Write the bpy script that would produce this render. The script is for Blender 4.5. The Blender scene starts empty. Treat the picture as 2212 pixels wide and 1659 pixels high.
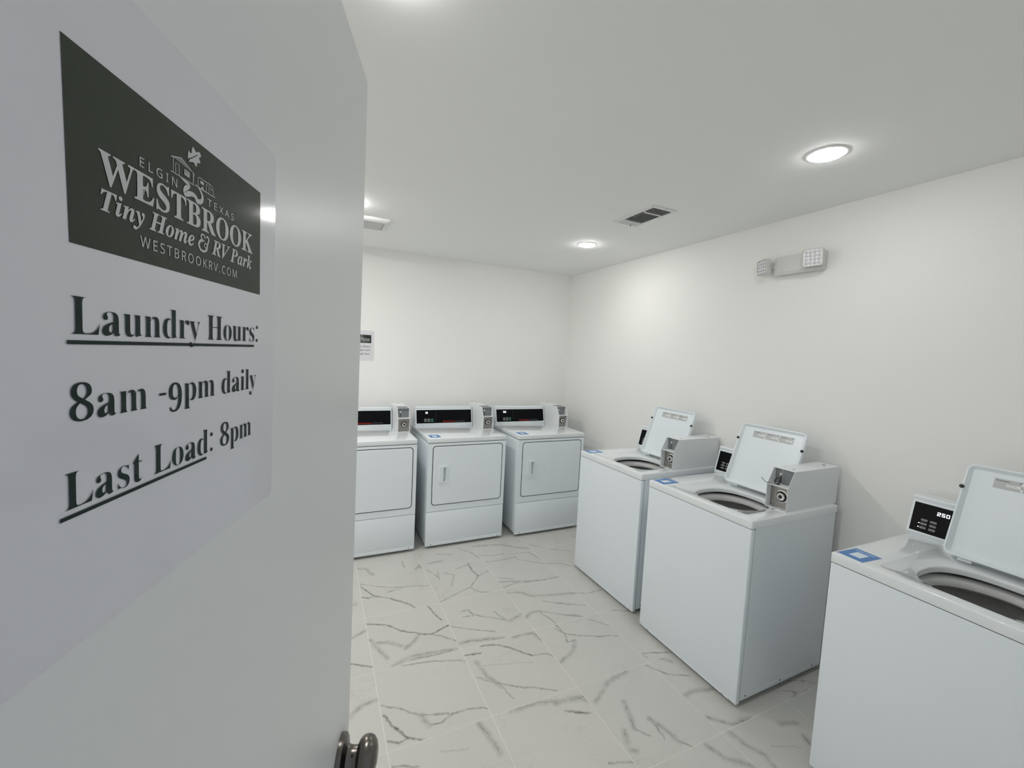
import bpy, bmesh, math, random
from mathutils import Vector, Matrix
R = math.radians
random.seed(7)
SC = bpy.context.scene
COL = SC.collection

# ------------------------------------------------------------------ camera
CAM = dict(x=0.0, y=0.0, z=1.6293, yaw=0.4357, pitch=-0.0741, roll=0.0485, f=904.14)
def make_camera():
    y, p, r = CAM['yaw'], CAM['pitch'], CAM['roll']
    fwd = Vector((math.sin(y) * math.cos(p), math.cos(y) * math.cos(p), math.sin(p)))
    right = Vector((math.cos(y), -math.sin(y), 0))
    up = right.cross(fwd)
    rr = right * math.cos(r) + up * math.sin(r)
    uu = up * math.cos(r) - right * math.sin(r)
    m = Matrix((rr, uu, -fwd)).transposed().to_4x4()
    m.translation = (CAM['x'], CAM['y'], CAM['z'])
    cd = bpy.data.cameras.new('camera'); cd.sensor_width = 36.0; cd.sensor_fit = 'HORIZONTAL'
    cd.lens = CAM['f'] / 2212 * 36.0; cd.clip_start = 0.02
    co = bpy.data.objects.new('camera', cd); COL.objects.link(co); co.matrix_world = m
    SC.camera = co
make_camera()

# ------------------------------------------------------------------ world, exposure
w = bpy.data.worlds.new('world'); SC.world = w; w.use_nodes = True
bg = w.node_tree.nodes['Background']
bg.inputs[0].default_value = (0.80, 0.88, 1.0, 1); bg.inputs[1].default_value = 0.48
SC.view_settings.view_transform = 'Standard'; SC.view_settings.look = 'None'
SC.view_settings.exposure = 0.0; SC.view_settings.gamma = 1.0
SC.view_settings.use_curve_mapping = False
SC.cycles.max_bounces = 8; SC.cycles.diffuse_bounces = 7; SC.cycles.glossy_bounces = 4
SC.cycles.sample_clamp_indirect = 6.0; SC.cycles.use_light_tree = False; SC.cycles.use_adaptive_sampling = True; SC.cycles.adaptive_threshold = 0.05; SC.cycles.adaptive_min_samples = 24
LAMP_STRENGTH = 172.0
LAMP_LEVELS = (0.42, 0.80, 0.95, 1.9, 1.6, 1.9)     # near right, far right, near middle, far middle, near left, far left
LAMP_COLOR = (1.0, 0.982, 0.968)

# ------------------------------------------------------------------ room numbers (metres)
XL, XR, YF, YB, HC = -2.25, 2.5542, -0.18, 4.0524, 2.5124
TX0, TY0, TS = 0.2735, 2.06, 0.4545

# ------------------------------------------------------------------ materials
MATS = {}
def node(nt, t, **kw):
    n = nt.nodes.new(t)
    for k, v in kw.items(): setattr(n, k, v)
    return n
def mat(name, col, rough=0.5, metal=0.0, coat=0.0, coat_rough=0.05, bump=0.0, bscale=200.0, var=0.0, vscale=8.0, emit=None, estr=0.0, spec=0.5):
    if name in MATS: return MATS[name]
    m = bpy.data.materials.new(name); m.use_nodes = True; nt = m.node_tree
    b = nt.nodes['Principled BSDF']
    b.inputs['Base Color'].default_value = (*col, 1); b.inputs['Roughness'].default_value = rough
    b.inputs['Metallic'].default_value = metal; b.inputs['Coat Weight'].default_value = coat
    b.inputs['Coat Roughness'].default_value = coat_rough; b.inputs['Specular IOR Level'].default_value = spec
    tc = node(nt, 'ShaderNodeTexCoord')
    if var > 0:
        no = node(nt, 'ShaderNodeTexNoise'); no.inputs['Scale'].default_value = vscale; no.inputs['Detail'].default_value = 1
        nt.links.new(tc.outputs['Object'], no.inputs['Vector'])
        mx = node(nt, 'ShaderNodeMix', data_type='RGBA')
        mx.inputs[6].default_value = (*[c * (1 - var) for c in col], 1)
        mx.inputs[7].default_value = (*[min(1, c * (1 + var)) for c in col], 1)
        nt.links.new(no.outputs['Fac'], mx.inputs[0]); nt.links.new(mx.outputs[2], b.inputs['Base Color'])
    if bump > 0:
        nb = node(nt, 'ShaderNodeTexNoise'); nb.inputs['Scale'].default_value = bscale; nb.inputs['Detail'].default_value = 3
        nt.links.new(tc.outputs['Object'], nb.inputs['Vector'])
        bp = node(nt, 'ShaderNodeBump'); bp.inputs['Strength'].default_value = bump; bp.inputs['Distance'].default_value = 0.002
        nt.links.new(nb.outputs['Fac'], bp.inputs['Height']); nt.links.new(bp.outputs['Normal'], b.inputs['Normal'])
    if emit:
        b.inputs['Emission Color'].default_value = (*emit, 1); b.inputs['Emission Strength'].default_value = estr
    if emit and estr < 20: m.cycles.emission_sampling = 'NONE'
    MATS[name] = m
    return m
WALL = mat('wall_paint', (0.87, 0.87, 0.85), 0.6, var=0.01, vscale=3)
CEIL = mat('ceiling_paint', (0.86, 0.87, 0.855), 0.85, var=0.01, vscale=3)
DOOR = mat('door_paint', (0.78, 0.79, 0.78), 0.32, bump=0.05, bscale=120, var=0.012, vscale=4)
TRIM = mat('trim_paint', (0.78, 0.78, 0.76), 0.4, var=0.01)
ENAMEL = mat('white_enamel', (0.775, 0.825, 0.86), 0.28, coat=0.6, coat_rough=0.04, bump=0.02, bscale=350, var=0.008, vscale=5)
TOPW = mat('worktop_gloss', (0.78, 0.82, 0.84), 0.25, coat=1.0, coat_rough=0.02, var=0.006, vscale=5, spec=0.6)
FRONT = mat('white_front_enamel', (0.785, 0.845, 0.885), 0.42, coat=0.15, coat_rough=0.2, bump=0.05, bscale=420, var=0.008, vscale=5)
CASE = mat('meter_enamel', (0.78, 0.81, 0.825), 0.38, bump=0.05, bscale=400, var=0.01)
GREYP = mat('grey_meter_plate', (0.22, 0.235, 0.245), 0.45, metal=0.2, var=0.05, vscale=30)
STEEL = mat('brushed_steel', (0.36, 0.345, 0.32), 0.38, metal=0.9, bump=0.1, bscale=90, var=0.06, vscale=25)
CHROME = mat('chrome', (0.75, 0.74, 0.72), 0.16, metal=1.0, var=0.04, vscale=40)
NICKEL = mat('satin_nickel', (0.17, 0.156, 0.14), 0.27, metal=1.0, bump=0.03, bscale=300, var=0.08, vscale=18)
BLACK = mat('black_plastic', (0.012, 0.012, 0.013), 0.4, var=0.1)
GLASSK = mat('black_panel', (0.0025, 0.0025, 0.004), 0.3, spec=0.12, var=0.1)
SEAL = mat('dark_seal', (0.015, 0.015, 0.017), 0.7, var=0.1)
KEYGREY = mat('key_grey', (0.24, 0.25, 0.25), 0.5, var=0.05)
KEYDARK = mat('key_mark_dark', (0.07, 0.07, 0.075), 0.5, var=0.05)
KEYGREEN = mat('key_green', (0.03, 0.20, 0.12), 0.5, var=0.05)
LED = mat('led_digit', (0.9, 0.9, 0.95), 0.4, emit=(0.95, 0.97, 1.0), estr=1.3, var=0.01)
RED = mat('brand_red', (0.62, 0.035, 0.02), 0.4, var=0.03)
BRANDG = mat('brand_grey', (0.16, 0.17, 0.18), 0.4, var=0.03)
BLUE = mat('blue_sticker', (0.055, 0.20, 0.50), 0.35, var=0.08, vscale=60)
BLUEL = mat('light_blue_print', (0.30, 0.47, 0.70), 0.4, var=0.05)
STKW = mat('sticker_white', (0.70, 0.78, 0.88), 0.4, var=0.03, vscale=80)
LIDSTK = mat('lid_sticker_silver', (0.50, 0.52, 0.52), 0.4, var=0.03)
LIDW = mat('lid_sticker_white', (0.82, 0.84, 0.84), 0.45, var=0.02)
LIDT = mat('lid_sticker_print', (0.20, 0.20, 0.20), 0.5, var=0.1)
RINGP = mat('tub_ring_plastic', (0.66, 0.665, 0.66), 0.3, bump=0.03, var=0.03)
DRUM = mat('drum_steel', (0.55, 0.55, 0.54), 0.42, metal=0.45, bump=0.1, bscale=60, var=0.06, vscale=20)
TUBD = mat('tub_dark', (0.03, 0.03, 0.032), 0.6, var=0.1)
PAPER = mat('laminated_paper', (0.72, 0.715, 0.75), 0.45, coat=0.8, coat_rough=0.10, bump=0.25, bscale=14, var=0.015, vscale=20)
INKG = mat('sign_green', (0.020, 0.030, 0.017), 0.5, spec=0.3, coat=0.12, coat_rough=0.12, var=0.18, vscale=25)
INKT = mat('sign_text_green', (0.006, 0.022, 0.018), 0.5, spec=0.2, coat=0.05, coat_rough=0.15, var=0.05)
INKW = mat('sign_text_pale', (0.56, 0.57, 0.56), 0.45, coat=0.4, coat_rough=0.1, var=0.03)
EMB = mat('emergency_housing', (0.66, 0.665, 0.65), 0.5, bump=0.06, bscale=300, var=0.01)
LENS = mat('lamp_head_reflector', (0.72, 0.73, 0.76), 0.12, metal=0.85, bump=0.05, bscale=200, var=0.03)
LENSC = mat('led_lens', (0.9, 0.9, 0.93), 0.05, metal=0.6, coat=1.0, var=0.02)
VENTW = mat('vent_white', (0.74, 0.75, 0.74), 0.45, var=0.02)
VENT_SHADE = mat('vent_slat_shaded', (0.55, 0.56, 0.56), 0.5, var=0.05)  # vent white greyed: shade between the open slats put into the colour
DARK = mat('duct_dark', (0.015, 0.016, 0.018), 0.8, var=0.1)
GROUT = mat('grout', (0.82, 0.81, 0.78), 0.8, var=0.03, vscale=40)
LAMPS = [mat('downlight_lens_%d' % k, (0.9, 0.9, 0.9), 0.5, emit=LAMP_COLOR, estr=LAMP_STRENGTH * q, var=0.005) for k, q in enumerate(LAMP_LEVELS)]
RING = mat('downlight_trim', (0.85, 0.85, 0.84), 0.45, var=0.01)

# ------------------------------------------------------------------ letter outlines and tile veins (data)
GLYPHS = {
's-': '217|27,154 27,206 189,206 189,154',
's8': '376|183,-7 132,-2 91,11 60,31 38,57 25,88 20,122 27,162 47,193 79,219 119,242 83,267 57,296 41,327 36,364 39,395 50,423 70,449 99,469 140,482 191,486 254,478 299,453 325,415 334,369 328,333 310,305 244,260 296,230 330,199 349,166 355,127 344,71 310,29 256,2|203,283 224,298 239,317 247,340 250,370 243,407 222,436 206,444 187,447 163,442 145,426 134,402 130,372 135,341 149,318|187,32 218,37 241,55 257,82 262,116 256,146 239,170 208,192 164,216 126,178 115,152 111,120 116,84 132,56 156,38',
's9': '376|152,-7 116,-4 88,4 67,17 53,33 42,69 50,94 75,107 87,80 103,56 126,41 156,36 205,57 237,122 251,230 212,198 186,188 155,185 103,194 60,220 33,264 24,324 28,369 42,409 64,441 95,466 133,481 177,486 223,480 264,463 298,433 323,390 340,332 345,261 334,157 321,111 301,72 274,39 241,14 200,-2|184,233 206,236 224,245 251,278 245,352 231,403 209,432 181,441 156,434 137,413 125,377 121,328 128,275 149,244',
's:': '180|89,278 60,289 51,303 48,324 51,345 60,359 89,369 119,359 129,345 132,324 129,303 119,289|89,-9 60,1 51,15 48,36 51,57 60,71 89,81 119,71 129,57 132,36 129,15 119,1',
'sB': '443|16,0 16,17 45,22 62,32 72,51 75,82 75,369 69,412 51,433 15,439 15,455 220,455 297,449 352,429 385,396 396,351 384,302 348,268 287,247 360,223 404,185 418,132 407,76 371,35 314,9 238,0|182,252 188,252 234,257 263,272 279,301 285,345 281,385 269,412 248,428 216,434 198,432 188,425 182,391|222,24 259,30 283,49 296,81 301,128 295,176 277,208 245,225 197,231 182,231 182,65 190,33 202,26',
'sE': '442|14,0 14,17 44,20 62,30 72,48 75,78 75,369 72,405 62,425 44,435 16,439 16,455 399,455 399,320 383,320 369,373 340,406 295,424 232,430 200,428 186,417 183,388 183,246 193,246 232,252 259,269 277,300 288,345 304,345 304,118 287,118 273,181 259,201 241,213 185,222 183,222 183,67 185,47 192,35 230,28 276,30 313,39 345,53 371,75 393,105 411,143 430,143 402,0',
'sH': '523|15,0 15,17 45,22 62,32 72,50 75,81 75,379 71,406 62,424 44,434 16,439 16,455 242,455 242,439 204,432 187,415 182,379 182,251 342,251 342,379 337,415 320,432 282,439 282,455 507,455 507,439 478,434 461,424 452,407 449,379 449,81 452,52 461,33 478,22 507,17 507,0 282,0 282,17 311,21 329,31 339,49 342,81 342,221 182,221 182,81 185,50 194,32 212,22 242,17 242,0',
'sK': '511|16,0 16,17 45,22 63,32 72,50 75,81 75,379 72,406 63,424 45,434 17,439 17,455 242,455 242,439 205,432 187,415 183,379 183,234 321,373 342,398 349,418 334,434 291,439 291,455 486,455 486,439 477,439 415,419 345,361 271,285 463,46 487,25 519,17 519,0 281,0 281,17 306,18 322,21 334,34 316,66 199,214 183,198 183,81 186,50 195,32 213,22 242,17 242,0',
'sL': '427|15,0 15,17 45,22 62,32 72,50 75,81 75,379 71,407 62,425 44,434 16,439 16,455 250,455 250,439 208,434 196,427 188,416 182,379 182,83 185,47 200,31 234,28 278,31 315,40 345,56 370,80 391,112 409,154 427,154 402,0',
'sO': '526|261,-11 213,-6 169,7 129,29 94,58 66,93 45,134 32,179 28,228 32,276 45,321 66,362 95,397 130,426 170,448 216,462 265,466 313,462 357,448 397,427 431,399 459,364 481,323 494,277 498,228 494,179 481,134 459,93 430,58 395,29 355,7 310,-6|265,12 315,26 351,66 372,133 379,228 371,321 348,389 310,430 260,443 210,430 174,389 152,322 145,228 153,135 177,67 215,26',
'sR': '473|15,0 15,17 45,22 62,32 72,50 75,81 75,379 71,406 62,424 44,434 16,439 16,455 217,455 305,448 367,426 405,388 417,334 406,285 372,248 315,224 432,50 452,26 478,17 480,17 480,0 338,0 201,212 182,212 182,81 185,50 194,32 212,22 242,17 242,0|182,234 203,234 249,240 280,258 298,290 304,336 295,389 268,421 224,431 202,429 190,422 182,385',
'sS': '390|43,-11 43,158 62,158 83,94 111,50 149,24 197,15 231,20 257,36 273,60 279,89 265,129 225,160 163,191 112,221 77,253 56,289 50,332 54,370 67,403 88,429 115,449 148,462 185,466 229,461 282,448 291,446 300,445 313,450 320,466 339,466 339,319 322,319 310,354 293,385 272,410 248,429 222,441 194,445 163,440 140,426 125,406 120,380 124,356 137,336 189,303 253,273 317,233 337,211 350,188 359,133 354,93 339,58 314,29 281,8 240,-6 192,-10 158,-8 126,1 98,9 85,12 69,7 61,-11',
'sT': '423|92,0 92,17 123,21 142,31 152,50 156,81 156,433 149,433 102,426 65,403 41,367 29,318 11,318 11,455 410,455 410,317 394,317 375,382 333,420 269,433 263,433 263,81 267,49 276,30 296,21 328,17 328,0',
'sW': '611|171,-11 32,393 15,427 3,435 -15,439 -15,455 181,455 181,439 150,432 143,423 140,410 148,373 223,153 301,353 286,399 278,418 267,429 229,439 229,455 439,455 439,439 404,432 393,412 399,386 474,166 541,369 549,406 546,421 538,430 503,439 503,455 624,455 624,439 607,433 594,421 575,379 446,-11 428,-11 316,309 190,-11',
'sa': '344|255,-10 226,-5 208,10 200,35 151,2 95,-9 64,-4 40,11 25,34 20,63 31,104 63,136 119,164 199,190 199,241 196,266 187,282 171,292 148,296 115,290 104,274 113,257 123,231 120,215 110,202 95,194 77,191 59,194 45,203 36,218 33,236 37,259 49,278 69,295 95,308 126,316 162,318 223,312 263,292 285,259 293,210 293,62 295,40 304,34 320,42 329,28 294,-1|151,34 174,41 199,63 199,169 154,151 127,123 118,84 126,46',
'sd': '370|140,-10 107,-5 78,10 53,35 35,66 23,104 19,147 24,196 36,237 55,272 81,297 112,313 146,318 189,309 223,280 223,401 220,419 212,430 176,439 176,455 319,455 319,75 325,41 335,32 353,28 353,11 294,6 223,-10 223,39 188,2|171,28 187,31 202,41 215,56 223,76 223,242 217,257 206,270 174,281 147,273 130,250 121,210 118,153 120,98 130,58 146,36',
'si': '198|101,362 81,366 65,376 54,393 50,412 54,432 65,449 81,460 101,463 120,460 137,449 147,432 151,412 147,393 136,376 120,366|18,0 18,16 45,26 52,56 52,252 47,285 20,293 21,310 148,310 148,56 154,26 180,16 180,0',
'sl': '199|18,0 18,16 45,26 52,56 52,398 47,429 38,436 20,439 20,455 148,455 148,56 154,26 180,16 180,0',
'sm': '554|18,0 18,16 45,26 52,56 52,253 46,284 36,291 19,294 19,310 146,310 146,265 188,305 237,318 277,312 305,293 320,261 364,304 418,318 465,306 494,271 504,212 504,56 510,26 520,19 536,16 536,0 377,0 377,16 393,19 403,26 410,56 410,217 404,258 394,268 377,271 349,263 324,237 324,56 331,26 340,19 356,16 356,0 199,0 199,16 215,19 225,26 232,56 232,217 226,258 216,268 199,271 170,262 146,235 146,56 152,27 162,19 177,16 177,0',
'sn': '381|18,0 18,16 45,26 52,56 52,253 46,284 36,291 19,294 19,310 148,310 148,267 190,306 243,318 292,306 321,271 330,212 330,56 337,26 347,19 363,16 363,0 202,0 202,16 207,16 228,26 235,56 235,217 229,258 219,268 203,271 173,262 148,235 148,56 154,26 164,19 180,16 180,0',
'so': '336|169,-10 127,-5 90,11 60,37 38,70 24,110 19,154 24,199 38,239 60,272 90,297 127,313 168,318 209,313 245,298 275,273 298,240 312,200 317,154 312,108 298,69 275,36 245,11 210,-5|169,11 193,18 209,39 217,81 220,154 217,227 208,271 192,292 169,299 144,292 128,271 120,227 117,154 120,82 128,39 144,18',
'sp': '371|17,-139 17,-124 40,-117 50,-101 52,-64 52,243 46,283 19,295 19,310 143,310 143,263 166,294 195,313 230,319 264,314 293,298 317,274 335,241 346,203 350,160 346,113 334,72 316,38 291,12 261,-5 227,-10 183,1 148,32 148,-58 152,-99 167,-118 197,-123 197,-139|195,28 222,36 239,59 249,99 253,154 250,208 241,248 225,270 199,278 171,267 148,235 148,69 167,38',
'sr': '288|18,0 18,16 45,26 52,56 52,252 46,285 20,293 21,310 146,310 146,252 165,280 187,301 210,314 233,318 258,315 275,304 286,287 289,266 287,248 278,234 265,225 248,222 222,231 207,250 189,260 175,255 162,241 152,220 149,192 149,56 152,37 159,25 197,16 197,0',
'ss': '288|151,-10 122,-6 87,6 73,9 60,4 51,-9 36,-9 36,105 53,105 66,68 87,39 112,21 140,15 162,18 179,27 189,40 192,58 183,84 156,105 107,130 76,148 54,169 41,193 37,220 44,259 65,291 98,312 141,319 166,316 199,308 206,306 213,305 223,308 230,319 244,319 244,222 228,222 215,254 196,277 174,291 149,296 130,294 116,286 108,274 105,259 115,232 146,212 191,189 221,172 241,151 253,127 257,95 250,51 228,18 194,-3',
'st': '229|124,-9 89,-4 66,10 53,36 48,71 48,279 20,279 20,300 88,369 129,424 144,424 144,310 208,310 208,279 144,279 144,82 149,51 157,43 168,40 189,49 206,75 222,66 198,24 165,-1',
'su': '375|131,-10 91,-3 65,17 51,51 46,97 46,248 39,282 29,291 11,294 11,310 142,310 142,74 151,46 162,38 177,36 205,43 228,66 228,248 221,283 209,291 189,294 189,310 324,310 324,70 331,39 360,30 360,13 300,7 228,-10 228,40 209,19 186,3 160,-7',
'sy': '300|52,-140 29,-137 10,-125 -3,-107 -7,-84 -4,-67 5,-53 18,-43 36,-40 64,-49 72,-61 75,-76 74,-81 74,-87 77,-96 86,-99 99,-92 114,-74 129,-44 140,-5 36,251 25,275 15,287 -3,293 -5,293 -5,310 162,310 162,293 136,289 128,275 130,267 133,257 185,119 230,241 236,260 238,274 229,289 203,293 203,310 300,310 300,293 287,290 277,281 259,242 162,-24 129,-96 113,-117 95,-131',
'iH': '508|-34,0 -34,15 0,20 22,41 39,85 115,369 119,387 120,404 117,417 109,426 73,435 73,451 283,451 283,435 249,429 228,409 212,365 181,252 341,252 373,369 378,404 375,417 367,426 330,435 330,451 541,451 541,435 508,430 487,412 470,369 394,82 388,48 390,34 399,24 435,15 435,0 224,0 224,15 258,20 280,41 297,85 333,221 173,221 136,82 130,47 141,24 177,15 177,0',
'iP': '409|-34,0 -34,15 0,20 22,41 39,85 115,369 119,387 120,404 117,417 109,426 73,435 73,451 259,451 343,439 393,404 410,346 404,310 386,278 359,251 323,231 271,219 195,215 171,215 136,82 130,47 132,33 141,24 177,15 177,0|199,238 248,246 283,271 304,310 312,363 305,399 285,421 252,428 230,421 218,392 178,239 189,238',
'iR': '429|-34,0 -34,15 0,20 22,41 39,85 115,369 119,387 120,401 118,416 109,426 73,435 73,451 253,451 326,445 376,426 405,395 415,350 407,310 382,276 342,249 286,231 343,61 352,40 364,28 400,17 400,0 266,0 194,222 173,222 136,82 130,47 132,33 141,24 177,15 177,0|197,245 246,253 282,278 305,316 313,364 306,400 286,422 253,429 232,424 221,399 179,246 188,245',
'iT': '403|44,0 44,17 86,27 98,40 107,60 205,427 194,427 156,421 120,402 88,371 64,330 47,330 72,451 437,451 418,322 399,322 386,380 357,415 311,426 306,426 208,63 205,46 208,33 216,25 253,17 253,0',
'iV': '399|67,-11 85,368 82,396 71,416 53,429 28,435 28,451 230,451 230,433 195,426 181,409 178,393 175,365 164,123 353,358 374,385 381,412 371,428 340,434 340,451 479,451 479,433 476,433 457,429 441,419 407,382 88,-11',
'ia': '335|53,-9 24,-3 1,14 -14,40 -19,73 -15,109 -5,147 32,220 57,251 84,276 126,301 165,310 198,299 214,265 225,303 297,303 241,108 232,74 228,56 231,44 238,40 259,52 285,87 300,78 265,30 231,1 197,-9 166,2 155,34 157,52 162,75 137,38 111,12 84,-4|93,41 108,45 124,56 152,95 176,147 192,202 198,248 192,272 172,281 157,276 141,264 109,219 83,159 70,115 65,81 72,51',
'ie': '269|87,-9 47,-2 16,19 -4,53 -11,98 -7,135 6,172 25,207 49,240 78,268 109,290 143,305 176,310 207,305 230,293 244,273 249,248 238,209 207,174 153,144 79,124 75,88 78,66 87,50 102,39 122,36 159,51 195,95 214,83 179,32 136,1|84,146 140,171 179,212 190,236 193,260 187,280 171,287 149,278 126,252 103,207',
'ii': '194|132,371 114,375 100,384 90,398 87,416 90,433 100,447 114,457 132,460 149,457 163,447 173,433 176,416 173,398 163,384 149,375|49,-8 29,-5 13,5 4,21 1,41 4,64 10,87 44,211 51,237 53,254 46,268 26,273 19,273 19,289 89,299 150,310 89,85 84,55 87,46 95,42 115,54 142,90 155,81 121,31 85,2',
'ik': '323|204,-9 175,-2 154,19 136,65 120,144 96,126 63,0 -19,0 82,374 88,399 90,411 83,428 58,433 48,433 48,451 110,457 187,470 106,165 158,206 191,234 207,253 213,267 206,281 181,286 181,304 318,304 318,286 300,282 284,276 253,254 189,201 201,128 212,79 225,51 240,42 259,52 277,83 292,76 264,29 235,0',
'im': '525|380,-8 355,-3 340,14 335,42 343,85 364,154 387,222 393,247 390,258 380,261 351,249 318,214 284,152 250,62 230,0 152,0 220,222 226,247 222,258 213,261 196,257 177,244 136,190 97,107 66,0 -14,0 42,211 50,240 52,254 45,268 24,273 18,273 17,289 151,310 116,193 153,245 187,281 220,303 256,310 284,304 301,288 306,260 299,217 330,258 361,287 391,304 422,310 450,304 467,288 473,260 468,224 452,171 420,76 417,66 416,58 418,47 426,44 446,56 457,70 471,91 486,81 433,14 407,-3',
'in': '357|213,-9 188,-4 173,13 168,41 175,84 197,153 220,222 226,246 222,257 213,261 176,243 136,190 97,107 66,0 -14,0 42,211 50,240 52,254 45,268 24,273 18,273 17,289 151,310 116,193 153,245 187,281 220,303 256,310 284,304 301,287 306,259 301,226 285,170 248,57 251,47 260,43 279,55 304,90 319,80 266,13 240,-4',
'io': '315|96,-9 54,-2 20,20 -3,54 -10,98 -6,135 6,172 24,208 48,241 76,269 107,291 141,305 175,310 221,302 256,281 278,247 285,203 281,167 270,130 252,94 228,61 200,33 168,10 133,-5|103,13 119,18 134,30 162,74 184,132 200,191 206,240 197,276 172,288 157,284 141,272 113,229 90,172 75,111 69,58 78,25',
'ir': '261|-14,0 42,211 50,240 52,254 45,268 24,273 18,273 17,289 151,310 114,189 144,243 171,280 197,302 222,310 250,298 259,265 257,245 249,230 236,221 220,218 202,223 186,238 180,241 157,225 127,175 95,97 66,0',
'iy': '281|-30,-140 -51,-137 -66,-129 -77,-115 -80,-99 -77,-84 -69,-72 -41,-61 -8,-73 20,-85 38,-77 58,-56 76,-30 83,-6 79,30 70,90 58,156 44,213 33,251 24,269 14,275 -1,277 -9,276 -9,294 22,298 48,304 85,310 99,296 112,254 127,181 148,75 191,160 205,211 200,225 187,238 173,252 168,269 171,285 179,298 193,307 210,310 227,307 240,298 248,284 251,265 241,219 214,152 174,74 126,-5 74,-74 20,-122 -5,-136',
'n.': '180|89,-9 60,1 51,15 48,36 51,57 60,71 89,81 119,71 129,57 132,36 129,15 119,1',
'nA': '430|0,0 187,482 242,482 428,0 366,0 308,148 118,148 61,0|138,202 290,202 236,347 230,367 221,396 214,419 203,378 193,347',
'nB': '437|65,0 65,480 202,480 281,473 338,453 373,417 384,361 378,322 361,290 332,268 293,255 293,251 348,234 369,218 386,197 397,170 400,136 389,79 356,36 303,9 234,0|126,275 214,275 266,280 299,295 316,320 322,354 315,388 294,411 258,424 205,428 126,428|126,51 222,51 276,57 311,76 330,105 336,141 329,175 310,202 274,219 218,225 126,225',
'nC': '424|261,-7 194,1 139,24 96,60 65,109 47,170 41,240 48,309 67,368 100,418 146,455 203,478 271,486 342,479 404,458 379,407 330,425 271,433 223,427 182,410 149,381 116,320 105,240 115,160 146,98 178,69 219,52 270,46 330,52 385,65 385,13 329,-2',
'nD': '491|65,0 65,480 213,480 281,473 338,453 385,419 420,374 442,315 449,244 442,170 420,109 383,61 333,27 272,7 199,0|126,52 191,52 276,64 337,99 373,159 385,242 380,301 364,348 338,383 281,417 204,428 126,428',
'nE': '374|65,0 65,480 333,480 333,426 126,426 126,277 321,277 321,224 126,224 126,53 333,53 333,0',
'nG': '489|271,-7 202,1 145,23 100,59 67,108 48,169 41,240 48,310 71,370 107,419 155,456 217,479 289,486 366,479 433,458 410,406 352,425 286,433 233,427 188,410 152,381 116,320 104,240 109,186 123,139 146,100 181,70 226,52 285,46 338,49 379,57 379,199 273,199 273,253 439,253 439,18 361,-1',
'nI': '228|27,0 27,35 83,48 83,431 27,445 27,480 200,480 200,445 144,431 144,48 200,35 200,0',
'nK': '415|65,0 65,480 126,480 126,243 167,289 208,334 338,480 408,480 218,271 416,0 345,0 175,229 126,186 126,0',
'nL': '352|65,0 65,480 126,480 126,54 335,54 335,0',
'nM': '609|65,0 65,480 154,480 302,87 305,87 455,480 544,480 544,0 484,0 484,295 486,364 489,420 486,420 326,0 277,0 119,420 116,420 120,364 121,291 121,0',
'nN': '511|65,0 65,480 135,480 391,83 394,83 392,115 390,162 389,209 389,480 445,480 445,0 375,0 118,398 116,398 119,340 121,268 121,0',
'nO': '524|263,-7 194,1 139,24 96,61 65,111 47,171 41,241 47,310 65,370 96,419 139,456 195,479 263,487 329,479 384,456 427,420 458,370 477,310 484,240 477,171 458,110 427,61 384,24 329,1|263,46 312,51 352,69 382,98 410,159 420,240 410,321 382,382 352,411 313,428 263,434 214,428 174,411 143,382 114,321 105,240 114,159 143,98 173,69 213,51',
'nQ': '524|372,-114 279,-6 269,-7 263,-7 194,1 139,24 96,61 65,111 47,171 41,241 47,310 65,370 96,419 139,456 195,479 263,487 329,479 384,456 427,420 458,370 477,310 484,240 475,159 448,91 405,38 344,5 459,-114|263,46 312,51 352,69 382,98 410,159 420,240 410,321 382,382 352,411 313,428 263,434 214,428 174,411 143,382 114,321 105,240 114,159 143,98 173,69 213,51',
'nR': '417|65,0 65,480 197,480 275,471 329,446 361,403 372,343 369,308 358,279 342,256 322,239 276,215 408,0 337,0 221,198 126,198 126,0|126,249 197,249 248,255 283,272 303,301 310,340 303,381 281,407 245,422 194,427 126,427',
'nS': '369|166,-7 91,-1 34,16 34,74 94,54 169,46 216,51 249,66 270,91 277,123 267,163 232,192 164,222 110,246 72,276 48,314 40,364 45,400 60,429 83,454 114,471 151,483 193,486 266,479 326,459 307,408 253,426 192,433 153,428 124,414 107,392 101,363 111,323 144,294 206,267 278,233 303,214 322,191 333,163 337,128 326,72 291,29 236,2',
'nT': '373|156,0 156,426 7,426 7,480 366,480 366,426 217,426 217,0',
'nV': '403|171,0 0,480 63,480 171,172 189,117 201,67 214,117 232,173 339,480 403,480 232,0',
'nW': '624|135,0 8,480 71,480 146,187 160,127 169,73 179,130 194,190 279,480 341,480 429,188 445,127 455,73 465,127 479,187 553,480 616,480 488,0 427,0 334,314 323,353 314,388 310,409 303,372 287,312 196,0',
'nX': '393|3,0 162,250 13,480 80,480 197,291 316,480 379,480 231,251 391,0 322,0 195,208 66,0',
'na': '377|144,-7 100,0 63,19 39,52 31,100 41,148 73,183 127,206 203,215 265,217 265,238 260,277 245,301 222,314 190,318 136,310 89,291 71,335 126,357 193,366 251,359 291,337 314,300 322,245 322,0 279,0 268,51 265,51 241,25 216,7 185,-3|158,41 200,47 234,66 256,98 264,144 264,176 211,174 154,167 118,152 98,130 92,99 97,73 110,55 132,44',
'nc': '323|201,-7 156,-2 117,13 83,38 58,73 42,120 37,178 42,238 59,286 85,322 119,347 160,362 206,367 259,361 300,347 282,298 244,310 204,315 145,300 110,254 98,179 105,121 124,79 156,53 201,44 253,50 294,65 294,13 254,-2',
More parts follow.
